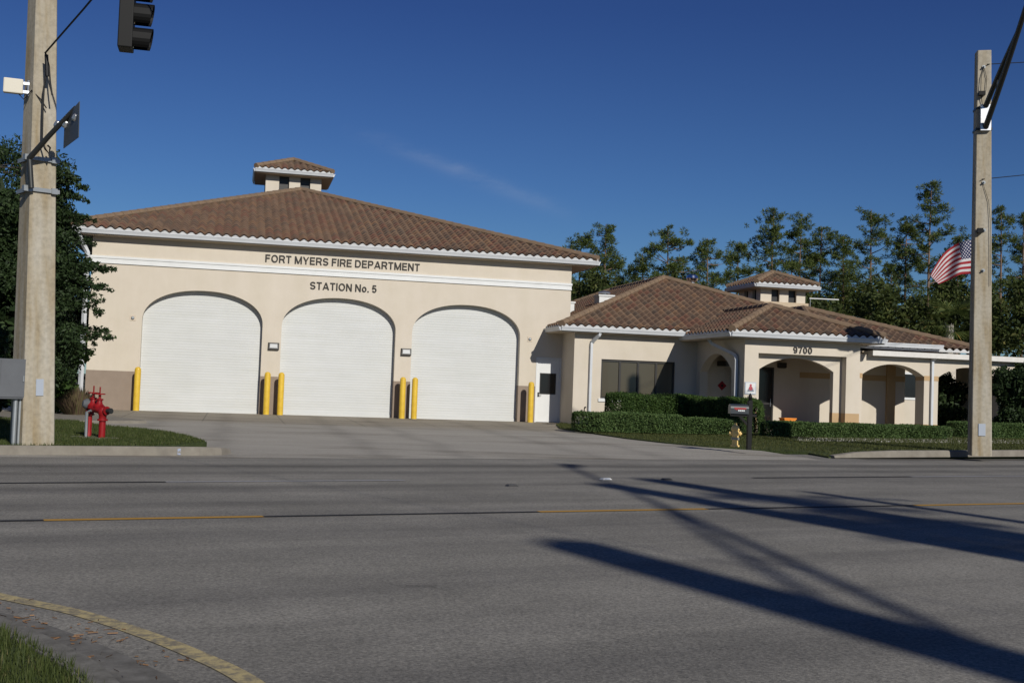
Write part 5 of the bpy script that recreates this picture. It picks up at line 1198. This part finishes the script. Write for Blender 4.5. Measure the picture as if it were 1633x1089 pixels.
# grass blades -------------------------------------------------------------------
def inside(P, poly):
    x, y = P[:,0], P[:,1]; c = np.zeros(len(P), bool); n = len(poly)
    for i in range(n):
        x0, y0 = poly[i][0], poly[i][1]; x1, y1 = poly[(i+1)%n][0], poly[(i+1)%n][1]
        with np.errstate(divide='ignore', invalid='ignore'):
            k2 = ((y0 > y) != (y1 > y)) & (x < (x1-x0)*(y-y0)/(y1-y0+1e-12)+x0)
        c ^= k2
    return c
def blades(name, label, poly, box, n, h, wd, zf, mt='grassblade'):
    P = np.stack([RNG.uniform(box[0], box[2], n), RNG.uniform(box[1], box[3], n)], 1); P = P[inside(P, poly)]; n = len(P)
    z = np.array([zf(p) for p in P]) if callable(zf) else np.full(n, zf)
    a = RNG.random(n)*6.283; hh = h*(.5+.8*RNG.random(n)); ln = .75*RNG.random(n)
    b = np.column_stack([P, z]); sd = np.stack([-np.sin(a), np.cos(a), np.zeros(n)], 1)*wd; d = np.stack([np.cos(a)*ln, np.sin(a)*ln, np.ones(n)], 1)
    tip = b+d*hh[:,None]; o = np_mesh(name, np.stack([b-sd, b+sd, tip], 1).reshape(-1,3), n, 3, M[mt]); tag(o, label, 'grass', kind='stuff'); return o
blades('grass', 'thick green grass on the near corner by the curved kerb', [tuple(p[:2]) for p in offs(yl, .78)]+[(-3,-6),(-14,-2)], (-11,1.0,-.9,8.7), 300000, .055, .0035, -.03)
blades('grass', 'short green lawn blades around the red standpipe', [tuple(p[:2]) for p in LL], (-17,15,-4,31), 150000, .05, .007, .0)
blades('grass', 'short olive lawn blades between the driveway and the right kerb', [tuple(p[:2]) for p in RL], (1,26,26,46), 200000, .05, .008, zlawn, 'oliveblade')
for (x, y), lb, c in (((966,764.5), 'white raised pavement marker in the lane near the lamp shadow', (.6,.6,.58)), ((1063,765), 'dark raised pavement marker right of the white one', (.03,.03,.03)), ((816,775), 'small dark road stud left of the lamp shadow', (.05,.05,.05))):
    p = G(x, y); pm_ = thing('pavement_marker', p, lb, 'road marker', ROADDIR)
    m = MB(); m.add([(-.09,-.06,.002),(.09,-.06,.002),(.09,.06,.002),(-.09,.06,.002),(-.06,-.04,.028),(.06,-.04,.028),(.06,.04,.028),(-.06,.04,.028)], [(4,5,6,7),(0,1,5,4),(1,2,6,5),(2,3,7,6),(3,0,4,7)]); m.build('marker_body', mat('marker', c, .5), pm_)
    if c[0] < .1: continue
    m = MB(); m.add([(-.05,-.062,.006),(.05,-.062,.006),(.05,-.046,.026),(-.05,-.046,.026)], [(0,1,2,3)]); m.build('reflector', M['plate'], pm_)
# small litter: needles and leaves along the near gutter, debris on the road
lm = MB(); random.seed(3)
YO = [offs(yl, d) for d in (.12,.2,.26,.3,.36,.45)]
for i in range(150):
    kk = int(min(60, max(14, random.choice((20,23,27,34,42,50))+random.gauss(0,2)))); p = yl[kk]; q = Vector(random.choice(YO)[kk])+Vector((random.gauss(0,.05),random.gauss(0,.05),0)) if i < 120 else None
    if q is None: q = p+Vector((random.gauss(-.15,.12), random.gauss(-.22,.14), 0))
    a = random.random()*6.28; L_ = random.uniform(.008,.032); d = Vector((math.cos(a),math.sin(a),0))*L_; s_ = Vector((-d.y,d.x,0))*.085; z = ZR+.008
    q = Vector((q.x, q.y, 0)); lm.add([q-d-s_+Vector((0,0,z)), q+d-s_+Vector((0,0,z)), q+d+s_+Vector((0,0,z+.006)), q-d+s_+Vector((0,0,z+.006))], [(0,1,2,3)])
tag(lm.build('pine_litter', mat('dry_needles', (.25,.14,.07), .9, noise=9, col2=(.12,.075,.045))), 'scattered brown pine needles along the near gutter', 'litter', kind='stuff')
print('faces', sum(len(o.data.polygons) for o in COL.objects if o.type == 'MESH'))
